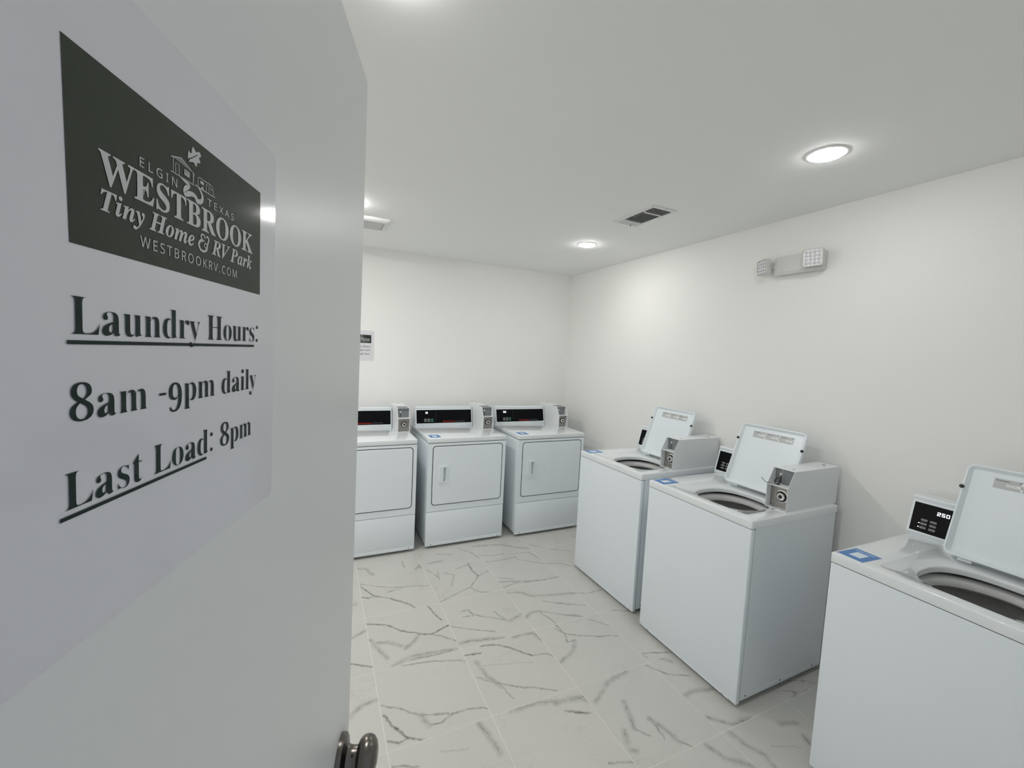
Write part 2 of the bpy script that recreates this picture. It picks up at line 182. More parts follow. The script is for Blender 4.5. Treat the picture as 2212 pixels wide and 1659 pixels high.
'nd': '413|185,-7 124,5 77,40 47,98 37,179 47,261 78,319 125,355 185,367 223,363 254,351 297,314 301,314 299,339 297,367 297,510 356,510 356,0 308,0 300,48 297,48 278,27 254,9 223,-3|194,42 243,50 274,74 292,113 298,168 298,179 292,238 275,282 244,309 193,318 152,308 122,280 104,235 98,178 104,121 122,78 152,51',
'ne': '378|210,-7 162,-2 120,14 85,40 59,76 42,122 37,177 42,232 57,279 81,316 112,344 151,361 196,367 239,362 276,347 305,322 327,290 340,250 345,204 345,169 98,169 107,115 129,76 165,52 213,44 274,50 328,69 328,17 274,-1|99,216 283,216 277,257 261,290 234,311 195,318 158,312 129,291 109,259',
'ni': '173|87,420 62,429 55,441 52,457 55,474 62,486 87,495 111,486 119,474 122,457 119,441 111,429|57,0 57,360 116,360 116,0',
'nl': '173|57,0 57,510 116,510 116,0',
'nm': '627|57,0 57,360 105,360 113,311 117,311 137,336 162,353 192,363 223,367 273,360 310,340 333,306 336,306 358,333 386,352 418,363 452,367 505,359 543,335 566,295 574,234 574,0 515,0 515,232 507,279 483,308 442,317 397,309 367,287 350,250 345,199 345,0 286,0 286,232 278,279 253,308 212,317 166,309 137,283 121,242 116,187 116,0',
'nn': '415|57,0 57,360 105,360 113,311 117,311 138,336 165,353 197,363 230,367 287,359 328,335 352,295 361,234 361,0 302,0 302,230 293,278 266,307 222,317 171,309 139,283 122,242 116,187 116,0',
'no': '406|202,-7 157,-1 117,15 84,42 58,79 42,125 37,181 48,260 82,318 135,355 204,367 250,361 290,345 324,318 349,282 365,236 370,181 359,101 325,42 271,6|203,42 251,52 283,80 303,123 309,181 303,238 283,281 251,308 203,317 155,308 123,281 104,238 98,181 104,123 123,80 156,52',
'np': '413|57,-161 57,360 105,360 113,311 116,311 135,333 158,351 189,363 228,367 288,355 335,320 366,262 376,181 366,100 335,41 288,5 228,-7 190,-3 159,9 116,46 112,46 115,17 116,-13 116,-161|219,42 249,47 273,60 291,82 305,110 315,181 309,237 291,280 261,308 218,317 171,309 140,286 123,247 116,192 116,181 122,122 138,78 169,51',
'nr': '278|57,0 57,360 105,360 112,294 115,294 135,322 160,345 190,361 225,367 247,366 267,363 260,308 241,312 221,313 194,309 169,298 147,280 131,256 120,226 116,192 116,0',
'nu': '415|184,-7 127,1 86,25 61,65 53,124 53,360 113,360 113,128 122,81 148,52 193,42 243,51 276,76 293,117 299,173 299,360 358,360 358,0 310,0 301,48 298,48 277,23 250,6 218,-3',
'ny': '342|56,-161 28,-160 7,-156 7,-109 25,-111 47,-113 75,-108 97,-95 114,-75 127,-49 146,-1 1,360 64,360 142,155 160,104 172,57 175,57 187,101 206,156 279,360 343,360 187,-50 166,-96 139,-131 103,-154',
}
VEINS = {
(-1, -1): 's96,-5,149,44 s149,44,227,54',
(-1, 0): 's144,78,226,113 d122,-128,229,-188',
(0, -2): 's160,215,178,156 s178,156,193,53 t-218,164,-124,123 f-26,153,82,121',
(0, -1): 't-89,224,26,205 t26,205,182,161 t182,161,220,135 t-221,15,-122,-57 t-122,-57,-64,-105 t-64,-105,73,-149 t73,-149,132,-151 t132,-151,200,-164 t200,-164,229,-186 s-64,-105,-46,-170 t-46,-170,9,-172 t9,-172,68,-147 d-218,-47,-191,-112 d-191,-112,-136,-191 d-136,-191,-76,-231 d-218,-176,-180,-204 d-180,-204,-136,-191',
(0, 0): 'd153,215,172,128 d172,128,192,56 d-223,171,-117,121 d-117,121,-42,37 d-42,37,47,-25 d47,-25,114,-51 d114,-51,219,-7 s47,-25,8,-71 s8,-71,-52,-114 t114,-51,178,-108 t178,-108,231,-156 s-218,25,-196,-46 s-196,-46,-151,-151 s-198,-15,-133,-30 s-133,-30,-63,-84 s-129,-215,-37,-183 s-37,-183,62,-192 s62,-192,206,-218 s-42,-206,67,-215 s67,-215,175,-221 t-191,-60,-149,-152',
(0, 1): 't-220,164,-48,60 t-48,60,52,31 t52,31,149,16 t149,16,216,-8 t-62,6,51,25 d-222,137,-150,-6 d-150,-6,-36,-86 d-36,-86,42,-169 d42,-169,70,-226 d-227,3,-185,-25 d-185,-25,-150,-6',
(0, 2): 's172,-225,207,-173 s207,-173,216,-217 t101,-69,99,-167 s-226,-67,-166,-89 s-166,-89,-127,-195',
(1, -2): 's74,178,191,177 s191,177,252,107 d100,127,200,77 t128,-149,191,-166 t191,-166,224,-186 s-137,223,-5,215 s-5,215,170,167 s170,167,270,162',
(1, -1): 'd-232,179,-137,160 d-118,213,-31,193 d-31,193,46,123 d46,123,116,45 t116,45,193,32 t193,32,223,4 s84,219,208,210 s208,210,226,127 s-180,110,-165,2 s-165,2,-119,-84 t-119,-84,-99,-172 t-210,7,-155,-41 t-155,-41,-53,-118 t-53,-118,47,-166 t47,-166,125,-213 f-165,75,93,4',
(1, 0): 't-126,92,-76,96 t-76,96,-63,35 t-63,35,79,-62 t79,-62,133,-98 s133,-98,221,-65 t69,31,83,-20 t83,-20,107,-78 t-130,38,-66,25 s-219,-180,-145,-181 s-145,-181,29,-225 t-226,-20,-153,-73 t-153,-73,5,-158',
(1, 1): 'd110,189,104,76 d104,76,123,-8 t123,-8,78,-66 t78,-66,10,-126 t10,-126,-93,-168 t-93,-168,-222,-221 t4,144,105,174 t123,-8,214,37 t17,-129,65,-207 t65,-207,127,-223 t-203,201,-157,77 t-157,77,-149,52 t-139,147,-150,75 t-93,115,-37,64 t-37,64,-101,-72',
(1, 2): 't111,7,188,-115 t188,-115,222,-218 s-167,-168,-67,-161 t-85,-39,37,-91',
(2, -3): 's116,216,135,143 s135,143,232,60',
(2, -2): 't201,216,227,174 s73,218,-57,200 s-57,200,-137,154 s-137,154,-196,117 s-66,72,-97,-14 s-97,-14,-124,-63 t-124,-63,-79,-118 s-19,-53,10,-132 s10,-132,20,-185 t-16,-84,-32,-151 t20,-185,55,-227 s-169,-53,-197,-105 s-202,-136,-185,-150',
(2, -1): 't-76,125,-98,67 t-98,67,-48,67 s-58,52,-102,-3 s-102,-3,-213,-53 t-84,219,-77,136 t-77,136,6,84 t136,206,180,146 t180,146,224,98 t-104,190,-83,152 t-83,152,-45,107 t-45,107,85,48 t85,48,207,7',
(2, 0): 's-231,183,-141,157 s-141,157,-80,88 s-80,88,10,62 s10,62,218,19 s-225,-107,-162,-70 s-162,-70,-113,-76 t-113,-76,-99,-133 t-99,-133,-74,-218 t-113,-76,57,-191 t57,-191,114,-223 t-42,11,186,-117 t28,-43,211,-129 t-30,-140,98,-200 t98,-200,136,-248',
(2, 1): 't-25,237,184,198 t184,198,213,71 t-207,166,-71,153 t-71,153,45,166 t45,166,51,119 t51,119,122,59 t122,59,216,-9 t-206,-83,-110,-128 s-225,-128,-109,-163 s-109,-163,-10,-199 s-10,-199,108,-219 s108,-219,221,-222 t-219,-208,-128,-185 t-128,-185,-13,-205',
(2, 2): 's-228,-3,16,-56 s16,-56,115,-140 s115,-140,215,-195 t-231,-165,-141,-211 t-141,-211,-25,-218',
(3, -3): 's67,155,152,132 s110,78,96,41 f-78,98,48,47 s-188,212,-179,152 s-179,152,-143,84 s-143,84,-158,33',
(3, -2): 's-153,236,-99,189 t-227,174,-194,125 t-194,125,-94,71 s-217,-15,-160,-9 s-160,-9,-40,-39 s-215,-148,-138,-218 s-138,-218,-29,-226',
(3, -1): 't-210,-166,-42,-218 t-219,-176,-208,-197 t-129,228,-15,168',
(3, 0): 't-238,18,-147,-16 t-147,-16,-38,-14',
(3, 1): 't-230,-12,-120,-51 t-120,-51,-26,-144 t-71,182,83,99',
(3, 2): 't-200,-138,-71,-273 f-215,-5,78,-70 f78,-70,66,-155',
}

# ------------------------------------------------------------------ mesh helpers
def finish(bm, name, material, parent=None, loc=None, smooth=35):
    bmesh.ops.recalc_face_normals(bm, faces=bm.faces)
    me = bpy.data.meshes.new(name); bm.to_mesh(me); bm.free()
    if smooth:
        for p in me.polygons: p.use_smooth = p.area < 0.006
        me.set_sharp_from_angle(angle=R(smooth))
    me.materials.append(material)
    return link(me, name, parent, loc)
def link(me, name, parent=None, loc=None):
    o = bpy.data.objects.new(name, me); COL.objects.link(o)
    if parent: o.parent = parent
    if loc: o.location = loc
    return o
def box(bm, x0, x1, y0, y1, z0, z1, bev=0.0, seg=2, mtx=None, edges=None):
    vs = [bm.verts.new((x, y, z)) for z in (z0, z1) for y in (y0, y1) for x in (x0, x1)]
    f = [(0, 2, 3, 1), (4, 5, 7, 6), (0, 1, 5, 4), (2, 6, 7, 3), (0, 4, 6, 2), (1, 3, 7, 5)]
    fs = [bm.faces.new([vs[i] for i in q]) for q in f]
    bmesh.ops.recalc_face_normals(bm, faces=fs)
    if bev > 0:
        es = list({e for fc in fs for e in fc.edges})
        if edges == 'z': es = [e for e in es if abs(e.verts[0].co.z - e.verts[1].co.z) > 1e-6]
        if edges == 'y': es = [e for e in es if abs(e.verts[0].co.y - e.verts[1].co.y) > 1e-6]
        r = bmesh.ops.bevel(bm, geom=es, offset=bev, segments=seg, profile=0.5, affect='EDGES')
        vs = list({v for fc in r['faces'] for v in fc.verts} | {v for v in vs if v.is_valid})
    if mtx: bmesh.ops.transform(bm, matrix=mtx, verts=[v for v in vs if v.is_valid])
def rrect(x0, x1, z0, z1, r, n=6):
    pts = []
    for cx, cz, a0 in ((x1 - r, z1 - r, 0), (x0 + r, z1 - r, 90), (x0 + r, z0 + r, 180), (x1 - r, z0 + r, 270)):
        for i in range(n + 1):
            a = R(a0 + 90 * i / n); pts.append((cx + r * math.cos(a), cz + r * math.sin(a)))
    return pts
def prism(bm, pts, fn0, fn1, bev=0.0):
    a = [bm.verts.new(fn0(*p)) for p in pts]; b = [bm.verts.new(fn1(*p)) for p in pts]
    fs = [bm.faces.new(a), bm.faces.new(b[::-1])]
    n = len(pts)
    for i in range(n): fs.append(bm.faces.new((a[i], b[i], b[(i + 1) % n], a[(i + 1) % n])))
    bmesh.ops.recalc_face_normals(bm, faces=fs)
    if bev:
        es = list(fs[0].edges) + list(fs[1].edges)
        bmesh.ops.bevel(bm, geom=es, offset=bev, segments=2, profile=0.5, affect='EDGES')
def slab_xz(bm, pts, y0, y1, bev=0.0): prism(bm, pts, lambda x, z: (x, y0, z), lambda x, z: (x, y1, z), bev)
def slab_yz(bm, pts, x0, x1, bev=0.0): prism(bm, pts, lambda y, z: (x0, y, z), lambda y, z: (x1, y, z), bev)
def slab_xy(bm, pts, z0, z1, bev=0.0): prism(bm, pts, lambda x, y: (x, y, z0), lambda x, y: (x, y, z1), bev)
def lathe(bm, prof, n=32, mtx=None, close=False):
    rings = []
    for r, z in prof:
        rings.append([bm.verts.new((r * math.cos(2 * math.pi * i / n), r * math.sin(2 * math.pi * i / n), z)) for i in range(n)] if r > 1e-6 else [bm.verts.new((0, 0, z))])
    for a, b in zip(rings, rings[1:]):
        for i in range(n):
            j = (i + 1) % n
            if len(a) == 1 and len(b) == 1: continue
            if len(a) == 1: bm.faces.new((a[0], b[i], b[j]))
            elif len(b) == 1: bm.faces.new((a[i], b[0], a[j]))
            else: bm.faces.new((a[i], b[i], b[j], a[j]))
    vs = [v for q in rings for v in q]
    if mtx: bmesh.ops.transform(bm, matrix=mtx, verts=vs)
def tube(bm, pts, r, n=8):
    pts = [Vector(p) for p in pts]; rings = []
    for i, p in enumerate(pts):
        t = (pts[min(i + 1, len(pts) - 1)] - pts[max(i - 1, 0)]).normalized()
        a = t.orthogonal().normalized() if not rings else (prev - t * prev.dot(t)).normalized()
        prev = a; b = t.cross(a)
        rings.append([bm.verts.new(p + (a * math.cos(2 * math.pi * k / n) + b * math.sin(2 * math.pi * k / n)) * r) for k in range(n)])
    for a, b in zip(rings, rings[1:]):
        for k in range(n): bm.faces.new((a[k], a[(k + 1) % n], b[(k + 1) % n], b[k]))
    bm.faces.new(rings[0][::-1]); bm.faces.new(rings[-1])
def smooth_path(pts, k=6):
    pts = [Vector(p) for p in pts]; out = []
    for i in range(len(pts) - 1):
        p0, p1, p2, p3 = pts[max(i - 1, 0)], pts[i], pts[i + 1], pts[min(i + 2, len(pts) - 1)]
        for j in range(k):
            t = j / k
            out.append(0.5 * ((2 * p1) + (p2 - p0) * t + (2 * p0 - 5 * p1 + 4 * p2 - p3) * t * t + (3 * p1 - p0 - 3 * p2 + p3) * t ** 3))
    out.append(pts[-1]); return out
BM = bmesh.new
def empty(name, loc, rz=0.0):
    o = bpy.data.objects.new(name, None); COL.objects.link(o); o.location = loc; o.rotation_euler = (0, 0, rz)
    o.empty_display_size = 0.05
    return o
def tag(o, label=None, cat=None, group=None, kind=None):
    if label: o['label'] = label
    if cat: o['category'] = cat
    if group: o['group'] = group
    if kind: o['kind'] = kind
    return o
# flat shapes (print): polygons with holes -> mesh in the x-z plane
def polys_mesh(name, polys, offset=0.0):
    cu = bpy.data.curves.new(name, 'CURVE'); cu.dimensions = '2D'; cu.fill_mode = 'BOTH'; cu.offset = offset
    for pl in polys:
        sp = cu.splines.new('POLY'); sp.points.add(len(pl) - 1)
        for q, p in zip(sp.points, pl): q.co = (p[0], p[1], 0, 1)
        sp.use_cyclic_u = True
    ob = bpy.data.objects.new(name, cu); COL.objects.link(ob)
    dg = bpy.context.evaluated_depsgraph_get()
    me = bpy.data.meshes.new_from_object(ob.evaluated_get(dg)); me.name = name
    bpy.data.objects.remove(ob); bpy.data.curves.remove(cu)
    return me
def flat(name, polys, m, parent, fn, offset=0.0):
    """polygons in 2D; fn maps (a, b) to a point"""
    me = polys_mesh(name, polys, offset)
    for v in me.vertices: v.co = fn(v.co.x, v.co.y)
    me.materials.append(m)
    return link(me, name, parent)
def glyph_polys(font, text, x0, x1, base, cap, drop={}, track=0):
    refk = font + ('H' if font + 'H' in GLYPHS else 'E')
    def get(k):
        a, *pl = GLYPHS[k].split('|')
        return int(a), [[tuple(map(int, q.split(','))) for q in p.split()] for p in pl if p]
    ref = max(q[1] for p in get(refk)[1] for q in p)
    sy = cap / ref; pen = 0; out = []
    for ch in text:
        if ch == ' ': pen += 190 if font != 'i' else 150; continue
        if ch == '&':
            for p in AMP: out.append([(pen + a * 480, b * ref) for a, b in p])
            pen += 520; continue
        adv, pl = get(font + ch)
        dy = drop.get(ch, 0) * ref
        for p in pl: out.append([(pen + a, b + dy) for a, b in p])
        pen += adv + track
    mn = min(a for p in out for a, b in p); mxx = max(a for p in out for a, b in p)
    sx = (x1 - x0) / (mxx - mn)
    return [[(x0 + (a - mn) * sx, base + b * sy) for a, b in p] for p in out]
def stroke(pts, w0, w1=None, closed=False):
    """outline of a polyline with width"""
    P = [Vector((*p, 0)) for p in pts]; n = len(P); w1 = w0 if w1 is None else w1
    L, Rr = [], []
    for i, p in enumerate(P):
        t = (P[min(i + 1, n - 1)] - P[max(i - 1, 0)]).normalized(); nn = Vector((-t.y, t.x, 0))
        wd = (w0 + (w1 - w0) * i / (n - 1)) / 2
        L.append((p + nn * wd)[:2]); Rr.append((p - nn * wd)[:2])
    return L + Rr[::-1]
def sp2(pts, k=5): return [tuple(q[:2]) for q in smooth_path([(a, b, 0) for a, b in pts], k)]
AMP = [stroke(sp2([(0.98, 0.60), (0.88, 0.46), (0.66, 0.52), (0.60, 0.28), (0.74, 0.20), (0.80, 0.30)], 4), 0.07, 0.07),
       stroke(sp2([(0.62, 0.84), (0.54, 1.0), (0.34, 1.0), (0.26, 0.82), (0.42, 0.66), (0.58, 0.62)], 4), 0.10, 0.09),
       stroke(sp2([(0.46, 0.64), (0.22, 0.56), (0.06, 0.30), (0.20, 0.0), (0.52, -0.06), (0.80, 0.10), (0.86, 0.40), (1.0, 0.86), (0.84, 1.0), (0.76, 0.90)], 4), 0.17, 0.10)]
SEGS = {'0': 'abcdef', '1': 'bc', '2': 'abged', '3': 'abgcd', '4': 'fgbc', '5': 'afgcd', '6': 'afgedc', '7': 'abc', '8': 'abcdefg', '9': 'abcdfg'}
def digit_polys(ch, x, z, w, h, t):
    o = []
    def r(a, b, c, d): o.append([(x + a + c_ * 0, z + b) for a, b, c_ in ((a, b, 0), (c, b, 0), (c, d, 0), (a, d, 0))])
    g = {'a': (0, h - t, w, h), 'd': (0, 0, w, t), 'g': (0, h / 2 - t / 2, w, h / 2 + t / 2), 'b': (w - t, h / 2, w, h), 'c': (w - t, 0, w, h / 2), 'f': (0, h / 2, t, h), 'e': (0, 0, t, h / 2)}
    return [[(x + q[0], z + q[1]), (x + q[2], z + q[1]), (x + q[2], z + q[3]), (x + q[0], z + q[3])] for q in (g[s] for s in SEGS[ch])]
def quads_mesh(name, quads, m, parent, fn):
    bm = BM()
    for q in quads: bm.faces.new([bm.verts.new(fn(*p)) for p in q])
    me = bpy.data.meshes.new(name); bm.to_mesh(me); bm.free(); me.materials.append(m)
    return link(me, name, parent)
def R4(a0, a1, b0, b1): return [(a0, b0), (a1, b0), (a1, b1), (a0, b1)]

# ------------------------------------------------------------------ the setting
def struct(name, bm, m, label, cat='room', smooth=0):
    o = finish(bm, name, m, None, None, smooth); tag(o, label, cat, kind='structure'); return o
T = 0.10
bm = BM(); box(bm, XL - T, XR + T, YF - T, YB + T, -0.12, -0.0003)
floor = struct('floor', bm, GROUT, 'marble look tiled floor with pale grout lines', 'floor')
bm = BM(); box(bm, XL - T, XR + T, YF - T, YB + T, HC, HC + 0.1)
struct('ceiling', bm, CEIL, 'plain off-white painted ceiling with downlights', 'ceiling')
bm = BM(); box(bm, XL, XR + T, YB, YB + T, -0.0016, HC)
struct('wall_back', bm, WALL, 'white painted wall behind the dryers', 'wall')
bm = BM(); box(bm, XR, XR + T, YF - T, YB, -0.0016, HC)
struct('wall_right', bm, WALL, 'white painted wall behind the washers', 'wall')
bm = BM(); box(bm, XL - T, XL, YF - T, YB + T, -0.0016, HC)
struct('wall_left', bm, WALL, 'white painted wall hidden behind the open door', 'wall')
DX0, DX1, DH = -0.215, 0.735, 2.055
bm = BM(); box(bm, XL, DX0, YF - T, YF, -0.0016, HC); box(bm, DX1, XR, YF - T, YF, -0.0016, HC); box(bm, DX0, DX1, YF - T, YF, DH, HC)
struct('wall_front', bm, WALL, 'white painted wall around the doorway behind the camera', 'wall')
bm = BM()
box(bm, DX0 - 0.06, DX0, YF, YF + 0.012, 0, DH + 0.06, 0.003); box(bm, DX1, DX1 + 0.06, YF, YF + 0.012, 0, DH + 0.06, 0.003); box(bm, DX0, DX1, YF, YF + 0.012, DH, DH + 0.06, 0.003)
struct('trim_1', bm, TRIM, 'white door casing around the doorway', 'door frame')

# floor tiles, each its own piece
def vein_material(key, segs):
    m = bpy.data.materials.new('marble_tile_%d_%d' % key if key else 'marble_tile'); m.use_nodes = True; nt = m.node_tree
    b = nt.nodes['Principled BSDF']; b.inputs['Roughness'].default_value = 0.33; b.inputs['Coat Weight'].default_value = 0.12
    lk = nt.links.new
    def mth(op, a, bb=None, clamp=False):
        n = node(nt, 'ShaderNodeMath', operation=op, use_clamp=clamp)
        for i, v in enumerate((a, bb)):
            if v is None: continue
            if isinstance(v, (int, float)): n.inputs[i].default_value = v
            else: lk(v, n.inputs[i])
        return n.outputs[0]
    def noise(vec, scale, detail=3, rough=0.55):
        n = node(nt, 'ShaderNodeTexNoise'); n.inputs['Scale'].default_value = scale; n.inputs['Detail'].default_value = detail; n.inputs['Roughness'].default_value = rough
        lk(vec, n.inputs['Vector']); return n
    tc = node(nt, 'ShaderNodeTexCoord'); oi = node(nt, 'ShaderNodeObjectInfo')
    off = node(nt, 'ShaderNodeVectorMath', operation='SCALE'); lk(oi.outputs['Location'], off.inputs[0]); off.inputs['Scale'].default_value = 3.7
    pw = node(nt, 'ShaderNodeVectorMath', operation='ADD'); lk(tc.outputs['Object'], pw.inputs[0]); lk(off.outputs[0], pw.inputs[1])
    n1 = noise(pw.outputs[0], 19, 6, 0.68)
    sub = node(nt, 'ShaderNodeVectorMath', operation='SUBTRACT'); lk(n1.outputs['Color'], sub.inputs[0]); sub.inputs[1].default_value = (0.5, 0.5, 0.5)
    wob = node(nt, 'ShaderNodeVectorMath', operation='MULTIPLY'); lk(sub.outputs[0], wob.inputs[0]); wob.inputs[1].default_value = (0.034, 0.034, 0)
    p = node(nt, 'ShaderNodeVectorMath', operation='ADD'); lk(tc.outputs['Object'], p.inputs[0]); lk(wob.outputs[0], p.inputs[1])
    brk = noise(pw.outputs[0], 24, 5, 0.7).outputs['Fac']
    brk = mth('MULTIPLY_ADD', brk, 3.2); brk.node.inputs[2].default_value = -0.72
    acc = None
    if segs:
        for s in segs.split():
            k = s[0]; ax, ay, bx, by = [int(v) / 1000 for v in s[1:].split(',')]
            wd, dk = {'t': (0.0085, 0.58), 'd': (0.0100, 0.85), 's': (0.024, 0.36), 'f': (0.007, 0.25)}[k]
            pa = node(nt, 'ShaderNodeVectorMath', operation='SUBTRACT'); lk(p.outputs[0], pa.inputs[0]); pa.inputs[1].default_value = (ax, ay, 0)
            ba = Vector((bx - ax, by - ay, 0)); l2 = max(ba.dot(ba), 1e-8)
            dt = node(nt, 'ShaderNodeVectorMath', operation='DOT_PRODUCT'); lk(pa.outputs[0], dt.inputs[0]); dt.inputs[1].default_value = ba / l2
            h = mth('MULTIPLY', dt.outputs['Value'], 1.0, True)
            scl = node(nt, 'ShaderNodeVectorMath', operation='SCALE'); scl.inputs[0].default_value = ba; lk(h, scl.inputs['Scale'])
            ds = node(nt, 'ShaderNodeVectorMath', operation='DISTANCE'); lk(pa.outputs[0], ds.inputs[0]); lk(scl.outputs[0], ds.inputs[1])
            mr = node(nt, 'ShaderNodeMapRange', interpolation_type='SMOOTHSTEP'); lk(ds.outputs['Value'], mr.inputs[0])
            mr.inputs[1].default_value = wd; mr.inputs[2].default_value = 0.0; mr.inputs[3].default_value = 0.0; mr.inputs[4].default_value = dk
            if k == 's':
                m2 = node(nt, 'ShaderNodeMapRange', interpolation_type='SMOOTHSTEP'); lk(ds.outputs['Value'], m2.inputs[0])
                m2.inputs[1].default_value = 0.0055; m2.inputs[2].default_value = 0.0; m2.inputs[3].default_value = 0.0; m2.inputs[4].default_value = 0.62
                acc = m2.outputs[0] if acc is None else mth('MAXIMUM', acc, m2.outputs[0])
            acc = mr.outputs[0] if acc is None else mth('MAXIMUM', acc, mr.outputs[0])
        acc = mth('MULTIPLY', acc, brk, True)
    # thin natural veins from a ridged noise
    st = node(nt, 'ShaderNodeVectorMath', operation='MULTIPLY'); lk(pw.outputs[0], st.inputs[0]); st.inputs[1].default_value = (0.55, 1.0, 1.0)
    n2 = noise(st.outputs[0], 5.5, 5, 0.55)
    rid = mth('ABSOLUTE', mth('SUBTRACT', n2.outputs['Fac'], 0.5))
    mr = node(nt, 'ShaderNodeMapRange', interpolation_type='SMOOTHSTEP'); lk(rid, mr.inputs[0])
    mr.inputs[1].default_value = 0.016; mr.inputs[2].default_value = 0.0; mr.inputs[3].default_value = 0.0; mr.inputs[4].default_value = 0.10 if segs else 0.6
    msk = noise(pw.outputs[0], 3.1, 2).outputs['Fac']
    mk = node(nt, 'ShaderNodeMapRange'); lk(msk, mk.inputs[0]); mk.inputs[1].default_value = 0.45; mk.inputs[2].default_value = 0.62
    gen = mth('MULTIPLY', mr.outputs[0], mk.outputs[0])
    tot = gen if acc is None else mth('MAXIMUM', acc, gen)
    base = node(nt, 'ShaderNodeMix', data_type='RGBA')
    base.inputs[6].default_value = (0.53, 0.525, 0.49, 1); base.inputs[7].default_value = (0.60, 0.595, 0.565, 1)
    lk(noise(pw.outputs[0], 2.3, 4).outputs['Fac'], base.inputs[0])
    mx = node(nt, 'ShaderNodeMix', data_type='RGBA'); lk(tot, mx.inputs[0]); lk(base.outputs[2], mx.inputs[6]); mx.inputs[7].default_value = (0.15, 0.145, 0.14, 1)
    lk(mx.outputs[2], b.inputs['Base Color'])
    return m
TILE_PLAIN = vein_material(None, '')
tile_meshes = {}
def tile(i, j):
    x0, x1 = max(TX0 + i * TS, XL), min(TX0 + (i + 1) * TS, XR); y0, y1 = max(TY0 + j * TS, YF), min(TY0 + (j + 1) * TS, YB)
    if x1 - x0 < 0.004 or y1 - y0 < 0.004: return
    g = 0.0009; sx, sy = x1 - x0 - 2 * g, y1 - y0 - 2 * g
    key = (round(sx, 4), round(sy, 4), (i, j) if (i, j) in VEINS else None)
    if key not in tile_meshes:
        bm = BM(); box(bm, -sx / 2, sx / 2, -sy / 2, sy / 2, -0.0002, 0)
        me = bpy.data.meshes.new('tile'); bm.to_mesh(me); bm.free()
        me.materials.append(vein_material((i, j), VEINS[(i, j)]) if (i, j) in VEINS else TILE_PLAIN)
        tile_meshes[key] = me
    link(tile_meshes[key], 'tile', floor, ((x0 + x1) / 2, (y0 + y1) / 2, 0))
for i in range(-6, 6):
    for j in range(-5, 5): tile(i, j)

# ------------------------------------------------------------------ door with knob
DL = Vector((0.061, 0.711, 0)); DD = Vector((0.2887, 0.9574, 0)).normalized(); DN = Vector((DD.y, -DD.x, 0))
LEAN = R(-0.45)
door = tag(empty('door_1', (0, 0, 0)), 'plain white flush door standing open beside the camera', 'door', kind='structure')
# local frame: x = distance from the latch edge towards the hinge, y = out of the face towards the camera side, z = up
piv = DL + Vector((0, 0, 1.66))
m3 = Matrix((-DD, DN, Vector((0, 0, 1)))).transposed()
door_m = Matrix.Translation(piv) @ m3.to_4x4() @ Matrix.Rotation(LEAN, 4, 'X') @ Matrix.Translation((0, 0, -1.66))
door.matrix_world = door_m
bm = BM(); box(bm, 0, 0.914, -0.044, 0, 0.012, 2.03, 0.0015, 1)
finish(bm, 'leaf', DOOR, door)
KX, KZ = 0.0640, 0.9865
kn = None
bm = BM()
KM = Matrix.Translation((KX, 0, KZ)) @ Matrix.Rotation(R(-90), 4, 'X') @ Matrix.Scale(0.87, 4, (0, 0, 1))
lathe(bm, [(0.0, 0.0), (0.0335, 0.0), (0.0335, 0.004), (0.0325, 0.0085), (0.029, 0.011), (0.023, 0.0125), (0.0185, 0.0145), (0.0165, 0.019), (0.0160, 0.026), (0.0163, 0.034), (0.0, 0.034)], 40, KM)
rose = finish(bm, 'rosette', NICKEL, door)
bm = BM()
lathe(bm, [(0.0, 0.031), (0.016, 0.031), (0.0225, 0.0335), (0.0268, 0.038), (0.0288, 0.044), (0.0288, 0.051), (0.0262, 0.058), (0.0205, 0.0632), (0.012, 0.0662), (0, 0.067)], 40, KM)
knob = finish(bm, 'knob', NICKEL, door)
bm = BM(); lathe(bm, [(0, 0), (0.0021, 0), (0.0021, 0.0005), (0, 0.0005)], 12, KM @ Matrix.Rotation(R(-52), 4, 'Z') @ Matrix.Translation((0.0159, 0, 0.0245)) @ Matrix.Rotation(R(90), 4, 'Y'))
finish(bm, 'set_screw_hole', BLACK, rose)
bm = BM(); box(bm, -0.001, 0, -0.034, -0.010, 0.94, 1.05); finish(bm, 'latch_plate', NICKEL, door, smooth=0)

